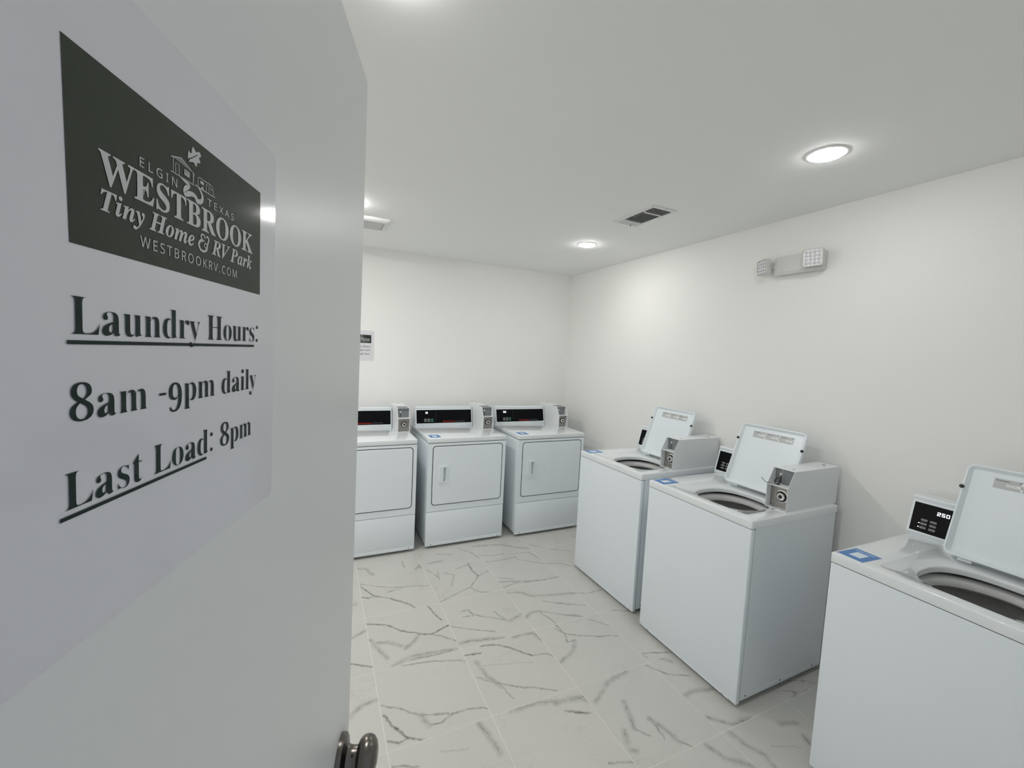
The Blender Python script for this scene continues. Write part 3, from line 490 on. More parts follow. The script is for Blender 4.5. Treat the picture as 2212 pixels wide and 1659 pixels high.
# ------------------------------------------------------------------ the printed notice (door and back wall)
# sign coordinates: a = distance right from the paper's left edge, b = height above its bottom edge
SW, SH = 0.217, 0.2745
def notice(name, label, mtx):
    s0, zb = 0.5455, 1.5015
    A = lambda s: s0 - s
    Bz = lambda z: z - zb
    root = tag(empty(name, (0, 0, 0)), label, 'notice', 'laundry hours notices'); root.matrix_world = mtx
    bm = BM(); slab_xz(bm, rrect(0, SW, 0, SH, 0.004, 3), 0.0, -0.0004)
    # face subdivided so that the sheet can lift a little at its edges
    finish(bm, 'sheet', PAPER, root, smooth=0)
    e1, e2 = -0.0006, -0.0008
    f1 = lambda a, b: (a, e1, b)
    f2 = lambda a, b: (a, e2, b)
    g = flat('green_panel', [[(A(0.5134), Bz(1.6632)), (A(0.3545), Bz(1.6638)), (A(0.3556), Bz(1.7382)), (A(0.5154), Bz(1.7378))]], INKG, root, f1)
    def line(nm, font, text, sa, sb, base, cap, m, par, off=0.0, drop={}, track=0):
        pls = glyph_polys(font, text, A(sa), A(sb), Bz(base), cap, drop, track)
        if '&' in text:
            k0 = sum(len([q for q in GLYPHS[font + c].split('|')[1:] if q]) for c in text[:text.index('&')] if c != ' ')
            amp = pls[k0:k0 + len(AMP)]; pls = pls[:k0] + pls[k0 + len(AMP):]; quads = []
            for p in amp:
                h = len(p) // 2; L_, R_ = p[:h], p[h:][::-1]
                quads += [[L_[k], L_[k + 1], R_[k + 1], R_[k]] for k in range(h - 1)]
            quads_mesh(nm, quads, m, par, f2)
        return flat(nm, pls, m, par, f2, off)
    line('panel_lettering', 's', 'WESTBROOK', 0.4997, 0.3675, 1.6912, 0.0128, INKW, g, 0.00012)
    line('panel_lettering', 'n', 'ELGIN', 0.4770, 0.4506, 1.7066, 0.0042, INKW, g, 0.0, {}, 170)
    line('panel_lettering', 'n', 'TEXAS', 0.4233, 0.3936, 1.7066, 0.0042, INKW, g, 0.0, {}, 150)
    line('panel_lettering', 'i', 'Tiny Home & RV Park', 0.4990, 0.3685, 1.6800, 0.0086, INKW, g, 0.00008)
    line('panel_lettering', 'n', 'WESTBROOKRV.COM', 0.4770, 0.3893, 1.6704, 0.0050, INKW, g, 0.0, {}, 110)
    w = 0.00042
    def S(*pts, wd=w, w2=None): return stroke([(A(s), Bz(z)) for s, z in pts], wd, w2)
    house = [S((0.4555, 1.7205), (0.4470, 1.7232)), S((0.4472, 1.7232), (0.4358, 1.7192)), S((0.4536, 1.7208), (0.4536, 1.7132)), S((0.4371, 1.7195), (0.4371, 1.7134)),
             S((0.4556, 1.7133), (0.4362, 1.7133)), S((0.4518, 1.7134), (0.4518, 1.7188), (0.4490, 1.7188), (0.4490, 1.7134)),
             S((0.4445, 1.7158), (0.4403, 1.7158)), S((0.4445, 1.7184), (0.4403, 1.7184)), S((0.4445, 1.7158), (0.4445, 1.7184)), S((0.4403, 1.7158), (0.4403, 1.7184)), S((0.4424, 1.7158), (0.4424, 1.7184), wd=0.0003), S((0.4445, 1.7171), (0.4403, 1.7171), wd=0.0003)]
    flat('house_emblem', house, INKW, g, f2)
    rv = [S((0.4335, 1.7138), (0.4155, 1.7138)), stroke([(A(s), Bz(z)) for s, z in ((0.4325, 1.7142), (0.4325, 1.7186), (0.4312, 1.7194), (0.4195, 1.7194), (0.4178, 1.7182), (0.4174, 1.7142))], w),
          S((0.4302, 1.7180), (0.4272, 1.7180)), S((0.4302, 1.7168), (0.4272, 1.7168)), S((0.4302, 1.7168), (0.4302, 1.7180)), S((0.4272, 1.7168), (0.4272, 1.7180)),
          S((0.4245, 1.7142), (0.4245, 1.7182), (0.4220, 1.7182), (0.4220, 1.7142)), S((0.4205, 1.7170), (0.4184, 1.7170)), S((0.4205, 1.7182), (0.4205, 1.7170)),
          [(A(0.4283) + 0.0011 * math.cos(t * math.pi / 6), Bz(1.7143) + 0.0011 * math.sin(t * math.pi / 6)) for t in range(12)]]
    flat('camper_emblem', rv, INKW, g, f2)
    pl = [(0.4490, 1.7134, 0.0006), (0.4440, 1.7124, 0.0014), (0.4405, 1.7114, 0.0020), (0.4436, 1.7088, 0.0028), (0.4437, 1.7062, 0.0030), (0.4385, 1.7078, 0.0026), (0.4350, 1.7076, 0.0022), (0.4330, 1.7058, 0.0026), (0.4292, 1.7070, 0.0026), (0.4284, 1.7100, 0.0020), (0.4310, 1.7130, 0.0012), (0.4345, 1.7140, 0.0006), (0.4350, 1.7132, 0.0004)]
    P3 = smooth_path([(A(a), Bz(b), c) for a, b, c in pl], 5); L_, R_ = [], []
    for k, q in enumerate(P3):
        t_ = P3[min(k + 1, len(P3) - 1)] - P3[max(k - 1, 0)]; t_.z = 0; t_.normalize()
        L_.append((q.x - t_.y * q.z / 2, q.y + t_.x * q.z / 2)); R_.append((q.x + t_.y * q.z / 2, q.y - t_.x * q.z / 2))
    path_me = quads_mesh('path_emblem', [[L_[k], L_[k + 1], R_[k + 1], R_[k]] for k in range(len(P3) - 1)], INKW, g, f2)
    cx, cz = A(0.4360), Bz(1.7288)
    leaf = [(0.4369, 1.7336), (0.4352, 1.7322), (0.4340, 1.7318), (0.4322, 1.7330), (0.4304, 1.7327), (0.4299, 1.7312), (0.4317, 1.7299), (0.4304, 1.7281), (0.4312, 1.7272), (0.4333, 1.7264), (0.4338, 1.7243), (0.4352, 1.7243), (0.4366, 1.7254), (0.4408, 1.7240), (0.4400, 1.7254), (0.4417, 1.7252), (0.4415, 1.7278), (0.4409, 1.7298), (0.4396, 1.7291), (0.4384, 1.7297), (0.4382, 1.7318)]
    leaf = [(A(a), Bz(b)) for a, b in leaf]
    leaf = [tuple(q) for q in sp2(leaf + leaf[:1], 3)[:-1]]
    flat('leaf_emblem', [leaf], INKW, g, f2)
    flat('leaf_rib', [stroke([(A(0.4414), Bz(1.7251)), (A(0.4380), Bz(1.7272)), (A(0.4330), Bz(1.7309))], 0.0007, 0.0003)], INKG, g, lambda a, b: (a, -0.0009, b))
    o9 = -0.0085 * 0.0155 / 0.49
    line('text_line', 's', 'Laundry Hours:', 0.5140, 0.3572, 1.6282, 0.0152, INKT, root, o9)
    line('text_line', 's', '8am -9pm daily', 0.5152, 0.3592, 1.5936, 0.0150, INKT, root, o9, {'9': -0.30})
    line('text_line', 's', 'Last Load: 8pm', 0.5182, 0.3664, 1.5592, 0.0150, INKT, root, o9)
    flat('underline', [R4(A(0.5155), A(0.3633), Bz(1.6244), Bz(1.6260))], INKT, root, f2)
    flat('underline', [R4(A(0.5200), A(0.4235), Bz(1.5556), Bz(1.5572))], INKT, root, f2)
    return root
# on the door: a runs towards the latch (local -x), out of the face is local +y
sgn = door_m @ Matrix(((-1, 0, 0, 0.5455), (0, -1, 0, 0.0002), (0, 0, 1, 1.5015), (0, 0, 0, 1)))
notice('door_notice', 'laminated laundry hours notice taped to the open white door', sgn)
notice('wall_notice', 'small laundry hours notice on the back wall above the dryers', Matrix.Translation((0.467 - SW, YB - 0.0003, 1.4925)))

# ------------------------------------------------------------------ coin meter (shared by washers and dryers)
def coin_meter(root, off, u0, u1, d0, d1, db, z0, zm, zt, dryer=False, wired=False):
    t = 0.0018
    bm = BM()
    prof = [(d0, z0), (d0, zm), (d1, zt), (db, zt), (db, z0)]
    slab_yz(bm, prof, u0, u0 + t); slab_yz(bm, prof, u1 - t, u1)
    box(bm, u0 + t, u1 - t, d1, db, zt - t, zt); box(bm, u0 + t, u1 - t, d0, db, z0, z0 + t); box(bm, u0 + t, u1 - t, db - t, db, z0 + t, zt - t)
    box(bm, u0 + t, u1 - t, d0 + 0.0005, d0 + 0.075, zm - 0.002, zm)
    cm = finish(bm, 'coin_meter', CASE, root, off, smooth=0)
    bm = BM(); box(bm, u0 + t, u1 - t, d1 + 0.016, d1 + 0.018, zm, zt - t); bp = finish(bm, 'slot_plate', GREYP, cm, smooth=0)
    bm = BM(); box(bm, u0 + t, u1 - t, d0 + 0.036, d0 + 0.038, z0 + t, zm - 0.002); finish(bm, 'lock_plate', STEEL, cm, smooth=0)
    um = u0 + (u1 - u0) * 0.56; zl = z0 + 0.062
    ML = Matrix.Translation((um, d0 + 0.036, zl)) @ Matrix.Rotation(R(90), 4, 'X')
    bm = BM(); lathe(bm, [(0.031, 0), (0.031, 0.003), (0.027, 0.004), (0.0255, 0.0012), (0.0255, 0)], 36, ML); finish(bm, 'lock_ring', STEEL if dryer else CHROME, cm)
    bm = BM(); lathe(bm, [(0.0262, 0.0003), (0, 0.0003)], 36, ML); finish(bm, 'lock_well', SEAL, cm)
    bm = BM(); lathe(bm, [(0.021, 0), (0.021, 0.011), (0.018, 0.014), (0.010, 0.0145), (0.009, 0.012), (0, 0.012)], 10, ML); finish(bm, 'lock', CHROME, cm, smooth=20)
    bm = BM(); lathe(bm, [(0.0085, 0.0122), (0, 0.0124)], 16, ML); box(bm, -0.0015, 0.0015, -0.006, 0.006, 0.0122, 0.0130, mtx=ML); finish(bm, 'keyhole', BLACK, cm, smooth=0)
    us = u0 + 0.030
    bm = BM(); box(bm, us - 0.0022, us + 0.0022, d1 + 0.0148, d1 + 0.0162, zm + 0.006, zm + 0.040); finish(bm, 'coin_slot', BLACK, cm, smooth=0)
    bm = BM(); lathe(bm, [(0.0075, 0), (0.0075, 0.004), (0.004, 0.007), (0, 0.0075)], 16, Matrix.Translation((us - 0.001, d1 + 0.016, zm + 0.048)) @ Matrix.Rotation(R(90), 4, 'X')); finish(bm, 'slot_button', CHROME, cm)
    bm = BM(); box(bm, us + 0.006, us + 0.0072, d1 + 0.0150, d1 + 0.0162, zm + 0.040, zt - t); finish(bm, 'plate_seam', CHROME, cm, smooth=0)
    for q, (a, b) in enumerate(((u0 + 0.014, z0 + 0.026), (u0 + 0.016, zm - 0.012), (u1 - 0.012, z0 + 0.020))):
        bm = BM(); lathe(bm, [(0.0034, 0), (0.0030, 0.002), (0, 0.0025)], 10, Matrix.Translation((a, d0 + 0.036, b)) @ Matrix.Rotation(R(90), 4, 'X')); finish(bm, 'screw', CHROME, cm)
    for q in (0.24, 0.46, 0.74):
        bm = BM(); lathe(bm, [(0.0065, 0), (0, 0)], 12, Matrix.Translation((u0 + (u1 - u0) * q, d0 + 0.014 + 0.01 * (q < 0.3), z0 + t + 0.0003)) @ Matrix.Scale(0.6, 4, (0, 1, 0))); finish(bm, 'floor_hole', BLACK, cm, smooth=0)
    bm = BM(); lathe(bm, [(0.009, 0), (0, 0)], 14, Matrix.Translation((u0 + (u1 - u0) * 0.55, db - 0.052, zt + 0.0003))); finish(bm, 'top_hole', SEAL, cm, smooth=0)
    if dryer:
        bm = BM(); box(bm, u0 + 0.006, u1 - 0.006, d1 + 0.003, d1 + 0.115, zt, zt + 0.0006); finish(bm, 'top_label', GREYP, cm, smooth=0)
    else:
        bm = BM(); lathe(bm, [(0.007, 0), (0, 0.001)], 14, Matrix.Translation((u0 + (u1 - u0) * 0.62, d1 + 0.055, zt + 0.0002))); finish(bm, 'top_plug', KEYGREY, cm)
        bm = BM(); box(bm, u1 - 0.0002, u1 + 0.0004, db - 0.075, db - 0.03, zt - 0.026, zt - 0.023); finish(bm, 'side_slot', LIDW, cm, smooth=0)
    if wired:
        b = Vector((us, d0 + 0.030, zm + 0.004))
        bm = BM(); tube(bm, smooth_path([(us - 0.006, d0 + 0.026, zm + 0.004), (us - 0.008, d0 + 0.030, zm + 0.020), (us + 0.004, d0 + 0.034, zm + 0.036), (us + 0.013, d0 + 0.030, zm + 0.022), (us + 0.012, d0 + 0.026, zm + 0.005)], 6), 0.0028, 8)
        tube(bm, smooth_path([(us + 0.012, d0 + 0.026, zm + 0.005), (us + 0.002, d0 + 0.020, zm + 0.003), (us + 0.018, d0 + 0.030, zm + 0.0035)], 5), 0.0025, 8)
        finish(bm, 'cable_tie', BLACK, cm)
        bm = BM(); tube(bm, smooth_path([(us, d0 + 0.022, zm + 0.003), (us - 0.015, d0 + 0.008, zm + 0.004), (u0 - 0.002, d0 - 0.004, zm + 0.006), (u0 - 0.012, d0 - 0.012, zm + 0.016), (u0 - 0.020, d0 - 0.016, zm + 0.027)], 5), 0.0014, 6)
        finish(bm, 'wire_end', BLACK, cm)
    return cm
def console(root, off, u0, u1, d0, z0, keys, digits, brand):
    """sloping control console on the worktop's back edge"""
    zt = z0 + 0.172; prof = [(d0 - 0.006, z0), (d0 - 0.006, z0 + 0.012), (d0 + 0.030, z0 + 0.156), (d0 + 0.026, z0 + 0.158), (d0 + 0.026, zt - 0.006), (d0 + 0.032, zt), (d0 + 0.105, zt - 0.002), (d0 + 0.112, zt - 0.010), (d0 + 0.112, z0)]
    bm = BM(); slab_yz(bm, prof, u0, u1, 0.0015); co = finish(bm, 'console', ENAMEL, root, off)
    sl = 0.036 / 0.144
    fp = lambda a, b, e=0.0: (a, d0 - 0.006 + (b - z0 - 0.012) * sl - e, b)
    # white bezel and black panel
    bm = BM()
    for a0, a1, b0, b1 in ((u0 + 0.002, u1 - 0.002, z0 + 0.013, z0 + 0.021), (u0 + 0.002, u1 - 0.002, z0 + 0.143, z0 + 0.150), (u0 + 0.002, u0 + 0.010, z0 + 0.021, z0 + 0.143), (u1 - 0.010, u1 - 0.002, z0 + 0.021, z0 + 0.143)):
        prism(bm, R4(a0, a1, b0, b1), lambda a, b: fp(a, b, 0), lambda a, b: fp(a, b, 0.004))
    finish(bm, 'bezel', ENAMEL, co, smooth=0)
    bm = BM(); prism(bm, R4(u0 + 0.010, u1 - 0.010, z0 + 0.021, z0 + 0.143), lambda a, b: fp(a, b, -0.001), lambda a, b: fp(a, b, 0.0015)); finish(bm, 'panel', GLASSK, co, smooth=0)
    f1 = lambda a, b: fp(a, b, 0.0019)
    f2 = lambda a, b: fp(a, b, 0.0022)
    for (a, b, wd, ht, m) in keys:
        bm = BM(); prism(bm, rrect(a, a + wd, b, b + ht, min(wd, ht) * 0.28, 3), lambda p, q: fp(p, q, 0.001), lambda p, q: fp(p, q, 0.0024)); k = finish(bm, 'key', m, co, smooth=0)
        quads_mesh('key_mark', [R4(a + wd * 0.22, a + wd * 0.8, b + ht * 0.42, b + ht * 0.58)], KEYDARK, k, lambda p, q: fp(p, q, 0.0027))
    for (txt, a, b, wd, ht) in digits:
        for n, ch in enumerate(txt): quads_mesh('digit', digit_polys(ch, a + n * wd * 1.35, b, wd, ht, ht * 0.17), LED, co, f1)
    if brand:
        flat('brand_lettering', glyph_polys('n', 'Speed Queen', *brand[0]), RED, co, f1)
        flat('brand_lettering', glyph_polys('n', 'Commercial Dryer', *brand[1]), BRANDG, co, f1)
        quads_mesh('panel_divider', [R4(brand[2], brand[2] + 0.0012, z0 + 0.035, z0 + 0.132)], KEYDARK, co, f1)
    return co, fp
def sticker(root, off, a, b, rot, wd, ht, z):
    m = Matrix.Translation((a, b, z)) @ Matrix.Rotation(rot, 4, 'Z')
    bm = BM(); box(bm, -wd / 2, wd / 2, -ht / 2, ht / 2, 0, 0.0005, mtx=m); s = finish(bm, 'sticker', BLUE, root, off, smooth=0); s['label'] = 'blue sticker with a pale centre'
    bm = BM(); box(bm, -wd * 0.22, wd * 0.22, -ht * 0.26, ht * 0.20, 0.0005, 0.0008, mtx=m); finish(bm, 'sticker_patch', STKW, s, smooth=0)
    bm = BM(); box(bm, -wd * 0.40, wd * 0.34, ht * 0.30, ht * 0.38, 0.0005, 0.0007, mtx=m); finish(bm, 'sticker_print', BLUEL, s, smooth=0)
HT = 0.914
# ------------------------------------------------------------------ dryer
DW, DDp = 0.6795, 0.700
def dryer(label, x, y, digits):
    root = tag(empty('clothes_dryer', (x + DW / 2, y + DDp / 2, 0)), label, 'dryer', 'coin dryers along the back wall')
    off = (-DW / 2, -DDp / 2, 0)
    def P(nm, bm, m, par=None, sm=35): return finish(bm, nm, m, par or root, off if not par else None, sm)
    bm = BM(); box(bm, 0.003, DW - 0.003, 0.031, 0.690, 0.028, 0.8735, 0.003, 2); P('cabinet', bm, ENAMEL)
    bm = BM(); box(bm, 0.004, DW - 0.004, 0.006, 0.688, 0.8728, 0.8768); P('worktop_seam', bm, SEAL, sm=0)
    bm = BM(); box(bm, 0, DW, 0.0, DDp, 0.8765, HT, 0.0045, 3); P('worktop', bm, TOPW)
    bm = BM()
    for q in ((0.001, DW - 0.001, 0.3106, 0.385), (0.001, DW - 0.001, 0.835, 0.8725), (0.001, 0.060, 0.385, 0.835), (DW - 0.060, DW - 0.001, 0.385, 0.835)): box(bm, q[0], q[1], 0.0012, 0.031, q[2], q[3])
    bmesh.ops.remove_doubles(bm, verts=bm.verts, dist=1e-5)
    P('front_panel', bm, FRONT, sm=0)
    bm = BM(); box(bm, 0.001, DW - 0.001, 0.0010, 0.031, 0.022, 0.3062, 0.002, 2); lp = P('lower_panel', bm, FRONT)
    bm = BM(); box(bm, 0.010, DW - 0.010, -0.0002, 0.0022, 0.024, 0.047, 0.001, 1); P('lower_lip', bm, FRONT)
    for a in (0.046, DW - 0.046):
        bm = BM(); lathe(bm, [(0.004, 0), (0.003, 0.0015), (0, 0.002)], 10, Matrix.Translation((a, -0.0002, 0.036)) @ Matrix.Rotation(R(90), 4, 'X')); P('screw', bm, SEAL)
    # door
    bm = BM()
    sl_ = [[bm.verts.new((a, yy, b)) for a, b in rrect(0.0378 + d_, 0.6502 - d_, 0.3618 + d_, 0.8527 - d_, 0.027 - d_ * 0.8)] for d_, yy in ((0, 0.0014), (0, 0.0002), (0.012, 0.0002))]
    for A_, B_ in zip(sl_, sl_[1:]):
        for k in range(len(A_)): bm.faces.new((A_[k], A_[(k + 1) % len(A_)], B_[(k + 1) % len(A_)], B_[k]))
    P('door_seal', bm, SEAL, sm=0)
    bm = BM(); hole = rrect(0.127, 0.158, 0.556, 0.676, 0.010, 3)
    loops = [[bm.verts.new((a, yy, b)) for a, b in rrect(0.0435 + d_, 0.6445 - d_, 0.3675 + d_, 0.847 - d_, 0.023 - d_)] for d_, yy in ((0, 0.0003), (0, -0.0012), (0.0007, -0.0020), (0.0018, -0.0024))]
    for A_, B_ in zip(loops, loops[1:]):
        for k in range(len(A_)): bm.faces.new((A_[k], A_[(k + 1) % len(A_)], B_[(k + 1) % len(A_)], B_[k]))
    hv = [bm.verts.new((a, -0.0024, b)) for a, b in hole]
    es = [bm.edges.new((hv[k], hv[(k + 1) % len(hv)])) for k in range(len(hv))] + [bm.edges.get((loops[-1][k], loops[-1][(k + 1) % len(loops[-1])])) for k in range(len(loops[-1]))]
    bmesh.ops.triangle_fill(bm, use_beauty=True, use_dissolve=False, edges=es)
    dr = P('door', bm, FRONT, sm=0)
    # pocket handle: frame with a hollow
    bm = BM()
    o, i = rrect(0.092, 0.165, 0.547, 0.685, 0.006, 3), rrect(0.128, 0.157, 0.557, 0.675, 0.010, 3)
    n = len(o); y0, y1 = -0.0020, -0.0100
    rings = [[bm.verts.new((a, yy, b)) for a, b in pts] for pts, yy in ((o, y0), (o, y1), (i, y1))]
    deep = [bm.verts.new((0.128 + (a - 0.128) * 0.62, 0.021, b)) for a, b in i]
    rings.append(deep)
    for A_, B_ in zip(rings, rings[1:]):
        for k in range(n): bm.faces.new((A_[k], A_[(k + 1) % n], B_[(k + 1) % n], B_[k]))
    bm.faces.new(deep)
    P('handle', bm, ENAMEL, dr, 30)
    for a, b in ((0.06, 0.06), (DW - 0.06, 0.06), (0.06, 0.63), (DW - 0.06, 0.63)):
        bm = BM(); lathe(bm, [(0, 0), (0.022, 0), (0.022, 0.010), (0.010, 0.014), (0.010, 0.030), (0, 0.030)], 14, Matrix.Translation((a, b, 0))); P('foot', bm, BLACK)
    zc = HT
    keys = []
    for r_ in range(2):
        for c in range(3): keys.append((0.098 + c * 0.0315, 0.948 + r_ * 0.0165, 0.024, 0.0115, KEYGREEN if (c == 2) else KEYGREY))
    console(root, off, 0.016, 0.571, 0.585, zc, keys, digits, ((0.278, 0.392, 0.944, 0.0125), (0.398, 0.495, 0.945, 0.0095), 0.208))
    for a in (0.096, 0.135, 0.150): pass
    coin_meter(root, off, 0.577, 0.678, 0.300, 0.346, 0.708, HT, 1.031, 1.114, dryer=True)
    sticker(root, off, 0.071, 0.092, 0.02, 0.088, 0.105, HT)
    return root
dryer('white dryer half hidden by the open door', 0.0401, 3.2567, [])
dryer('middle of the three white dryers along the back wall', 0.8071, 3.2565, [('50', 0.112, 1.023, 0.0085, 0.016)])
dryer('white dryer in the corner beside the far washer', 1.5993, 3.2300, [('250', 0.102, 1.023, 0.0085, 0.016)])

# ------------------------------------------------------------------ washer
WW, WD = 0.6561, 0.690
HCX, HCY = 0.352, 0.268        # centre of the tub opening
def hole_pt(a, s=1.0):
    n = 2.5; c, q = math.cos(a), math.sin(a)
    x = 0.172 * math.copysign(abs(c) ** (2 / n), c); y = 0.166 * math.copysign(abs(q) ** (2 / n), q)
    # small steps in the front edge
    d = 0.0
    for a0 in (R(238), R(302)):
        d += 0.006 * math.exp(-((a - a0) / 0.10) ** 2)
    k = 1 - d / 0.17
    return Vector((HCX + x * s * k, HCY + y * s * k, 0))
def rr_ray(a, x0, x1, y0, y1, r):
    """point on a rounded rectangle in direction a from the tub centre"""
    c, q = math.cos(a), math.sin(a)
    ts = [((x1 if c > 0 else x0) - HCX) / c if abs(c) > 1e-9 else 1e9, ((y1 if q > 0 else y0) - HCY) / q if abs(q) > 1e-9 else 1e9]
    t = min(ts); p = Vector((HCX + c * t, HCY + q * t, 0))
    # pull in at rounded corners
    for cx, cy in ((x0 + r, y0 + r), (x1 - r, y0 + r), (x0 + r, y1 - r), (x1 - r, y1 - r)):
        inx = p.x < x0 + r if cx == x0 + r else p.x > x1 - r
        iny = p.y < y0 + r if cy == y0 + r else p.y > y1 - r
        if inx and iny:
            o = Vector((HCX - cx, HCY - cy)); dd = Vector((c, q)); b = o.dot(dd); cc = o.dot(o) - r * r
            disc = b * b - cc
            if disc > 0: t2 = -b + math.sqrt(disc); p = Vector((HCX + c * t2, HCY + q * t2, 0))
    return p
def seam_frame():
    bm = BM()
    for q in ((0.005, WW - 0.005, 0.005, 0.010), (0.005, WW - 0.005, 0.664, 0.669), (0.005, 0.010, 0.010, 0.664), (WW - 0.010, WW - 0.005, 0.010, 0.664)): box(bm, *q, 0.8735, 0.8775)
    return bm
def washer_top():
    angs = [2 * math.pi * i / 144 for i in range(144)]
    for cx in (0, WW):
        for cy in (0, WD):
            aa = math.atan2(cy - HCY, cx - HCX) % (2 * math.pi)
            for dlt in (-0.03, -0.018, -0.009, 0, 0.009, 0.018, 0.03): angs.append((aa + dlt) % (2 * math.pi))
    angs = sorted(set(angs))
    bm = BM(); rings = []
    def ring(fn, z): rings.append([bm.verts.new((*fn(a)[:2], z(a) if callable(z) else z)) for a in angs])
    rec = (0.126, 0.585, 0.052, 0.520)
    ring(lambda a: hole_pt(a, 1.0), 0.868)
    ring(lambda a: hole_pt(a, 1.0), 0.885)
    ring(lambda a: hole_pt(a, 1.012), 0.8895)
    ring(lambda a: hole_pt(a, 1.04), 0.8925)
    fr = lambda a: 0.5 - 0.5 * math.sin(a)          # 1 at the front, 0 at the back
    ring(lambda a: rr_ray(a, rec[0] + 0.014, rec[1] - 0.014, rec[2] + 0.02, rec[3] - 0.010, 0.022), lambda a: 0.9005 + 0.005 * fr(a))
    ring(lambda a: rr_ray(a, rec[0] + 0.003, rec[1] - 0.003, rec[2] + 0.005, rec[3] - 0.003, 0.020), lambda a: 0.9120)
    ring(lambda a: rr_ray(a, *rec, 0.020), HT)
    ring(lambda a: rr_ray(a, 0.0055, WW - 0.0055, 0.0055, WD - 0.0055, 0.006), HT)
    ring(lambda a: rr_ray(a, 0.0016, WW - 0.0016, 0.0016, WD - 0.0016, 0.007), HT - 0.0014)
    ring(lambda a: rr_ray(a, 0, WW, 0, WD, 0.008), HT - 0.0048)
    ring(lambda a: rr_ray(a, 0, WW, 0, WD, 0.008), 0.8772)
    ring(lambda a: rr_ray(a, 0.012, WW - 0.012, 0.012, WD - 0.012, 0.006), 0.8772)
    n = len(angs)
    for A_, B_ in zip(rings, rings[1:]):
        for k in range(n): bm.faces.new((A_[k], A_[(k + 1) % n], B_[(k + 1) % n], B_[k]))
    return bm
LID_U0, LID_U1, LID_D, LID_LEAN, LID_L = 0.160, 0.536, 0.462, R(19.5), 0.374
def lid_mesh():
    """open lid: tray with a rim, in lid coordinates a (across), l (up along the lid), e (towards the viewer)"""
    W_ = LID_U1 - LID_U0; N = 7
    out = rrect(0, W_, 0, LID_L, 0.026, N)
    def rim(l):  # rim depth
        t = min(1, max(0, (LID_L * 0.74 - l) / 0.03)); return 0.013 + 0.010 * t
    bm = BM(); th = 0.004
    def ins(pts, d):
        cx, cz = W_ / 2, LID_L / 2
        return rrect(d, W_ - d, d, LID_L - d, max(0.026 - d, 0.004), N)
    i1, i2 = ins(out, 0.005), ins(out, 0.017)
    ra = [bm.verts.new((a, l, -th)) for a, l in out]
    rb = [bm.verts.new((a, l, rim(l))) for a, l in out]
    rc = [bm.verts.new((a, l, rim(l))) for a, l in i1]
    rd = [bm.verts.new((a, l, 0.002)) for a, l in i2]
    n = len(out)
    for A_, B_ in ((ra, rb), (rb, rc), (rc, rd)):
        for k in range(n): bm.faces.new((A_[k], A_[(k + 1) % n], B_[(k + 1) % n], B_[k]))
    bm.faces.new(rd); bm.faces.new(ra[::-1])
    return bm
LM = Matrix(((1, 0, 0, LID_U0), (0, math.sin(LID_LEAN), -math.cos(LID_LEAN), LID_D), (0, math.cos(LID_LEAN), math.sin(LID_LEAN), 0.9165), (0, 0, 0, 1)))
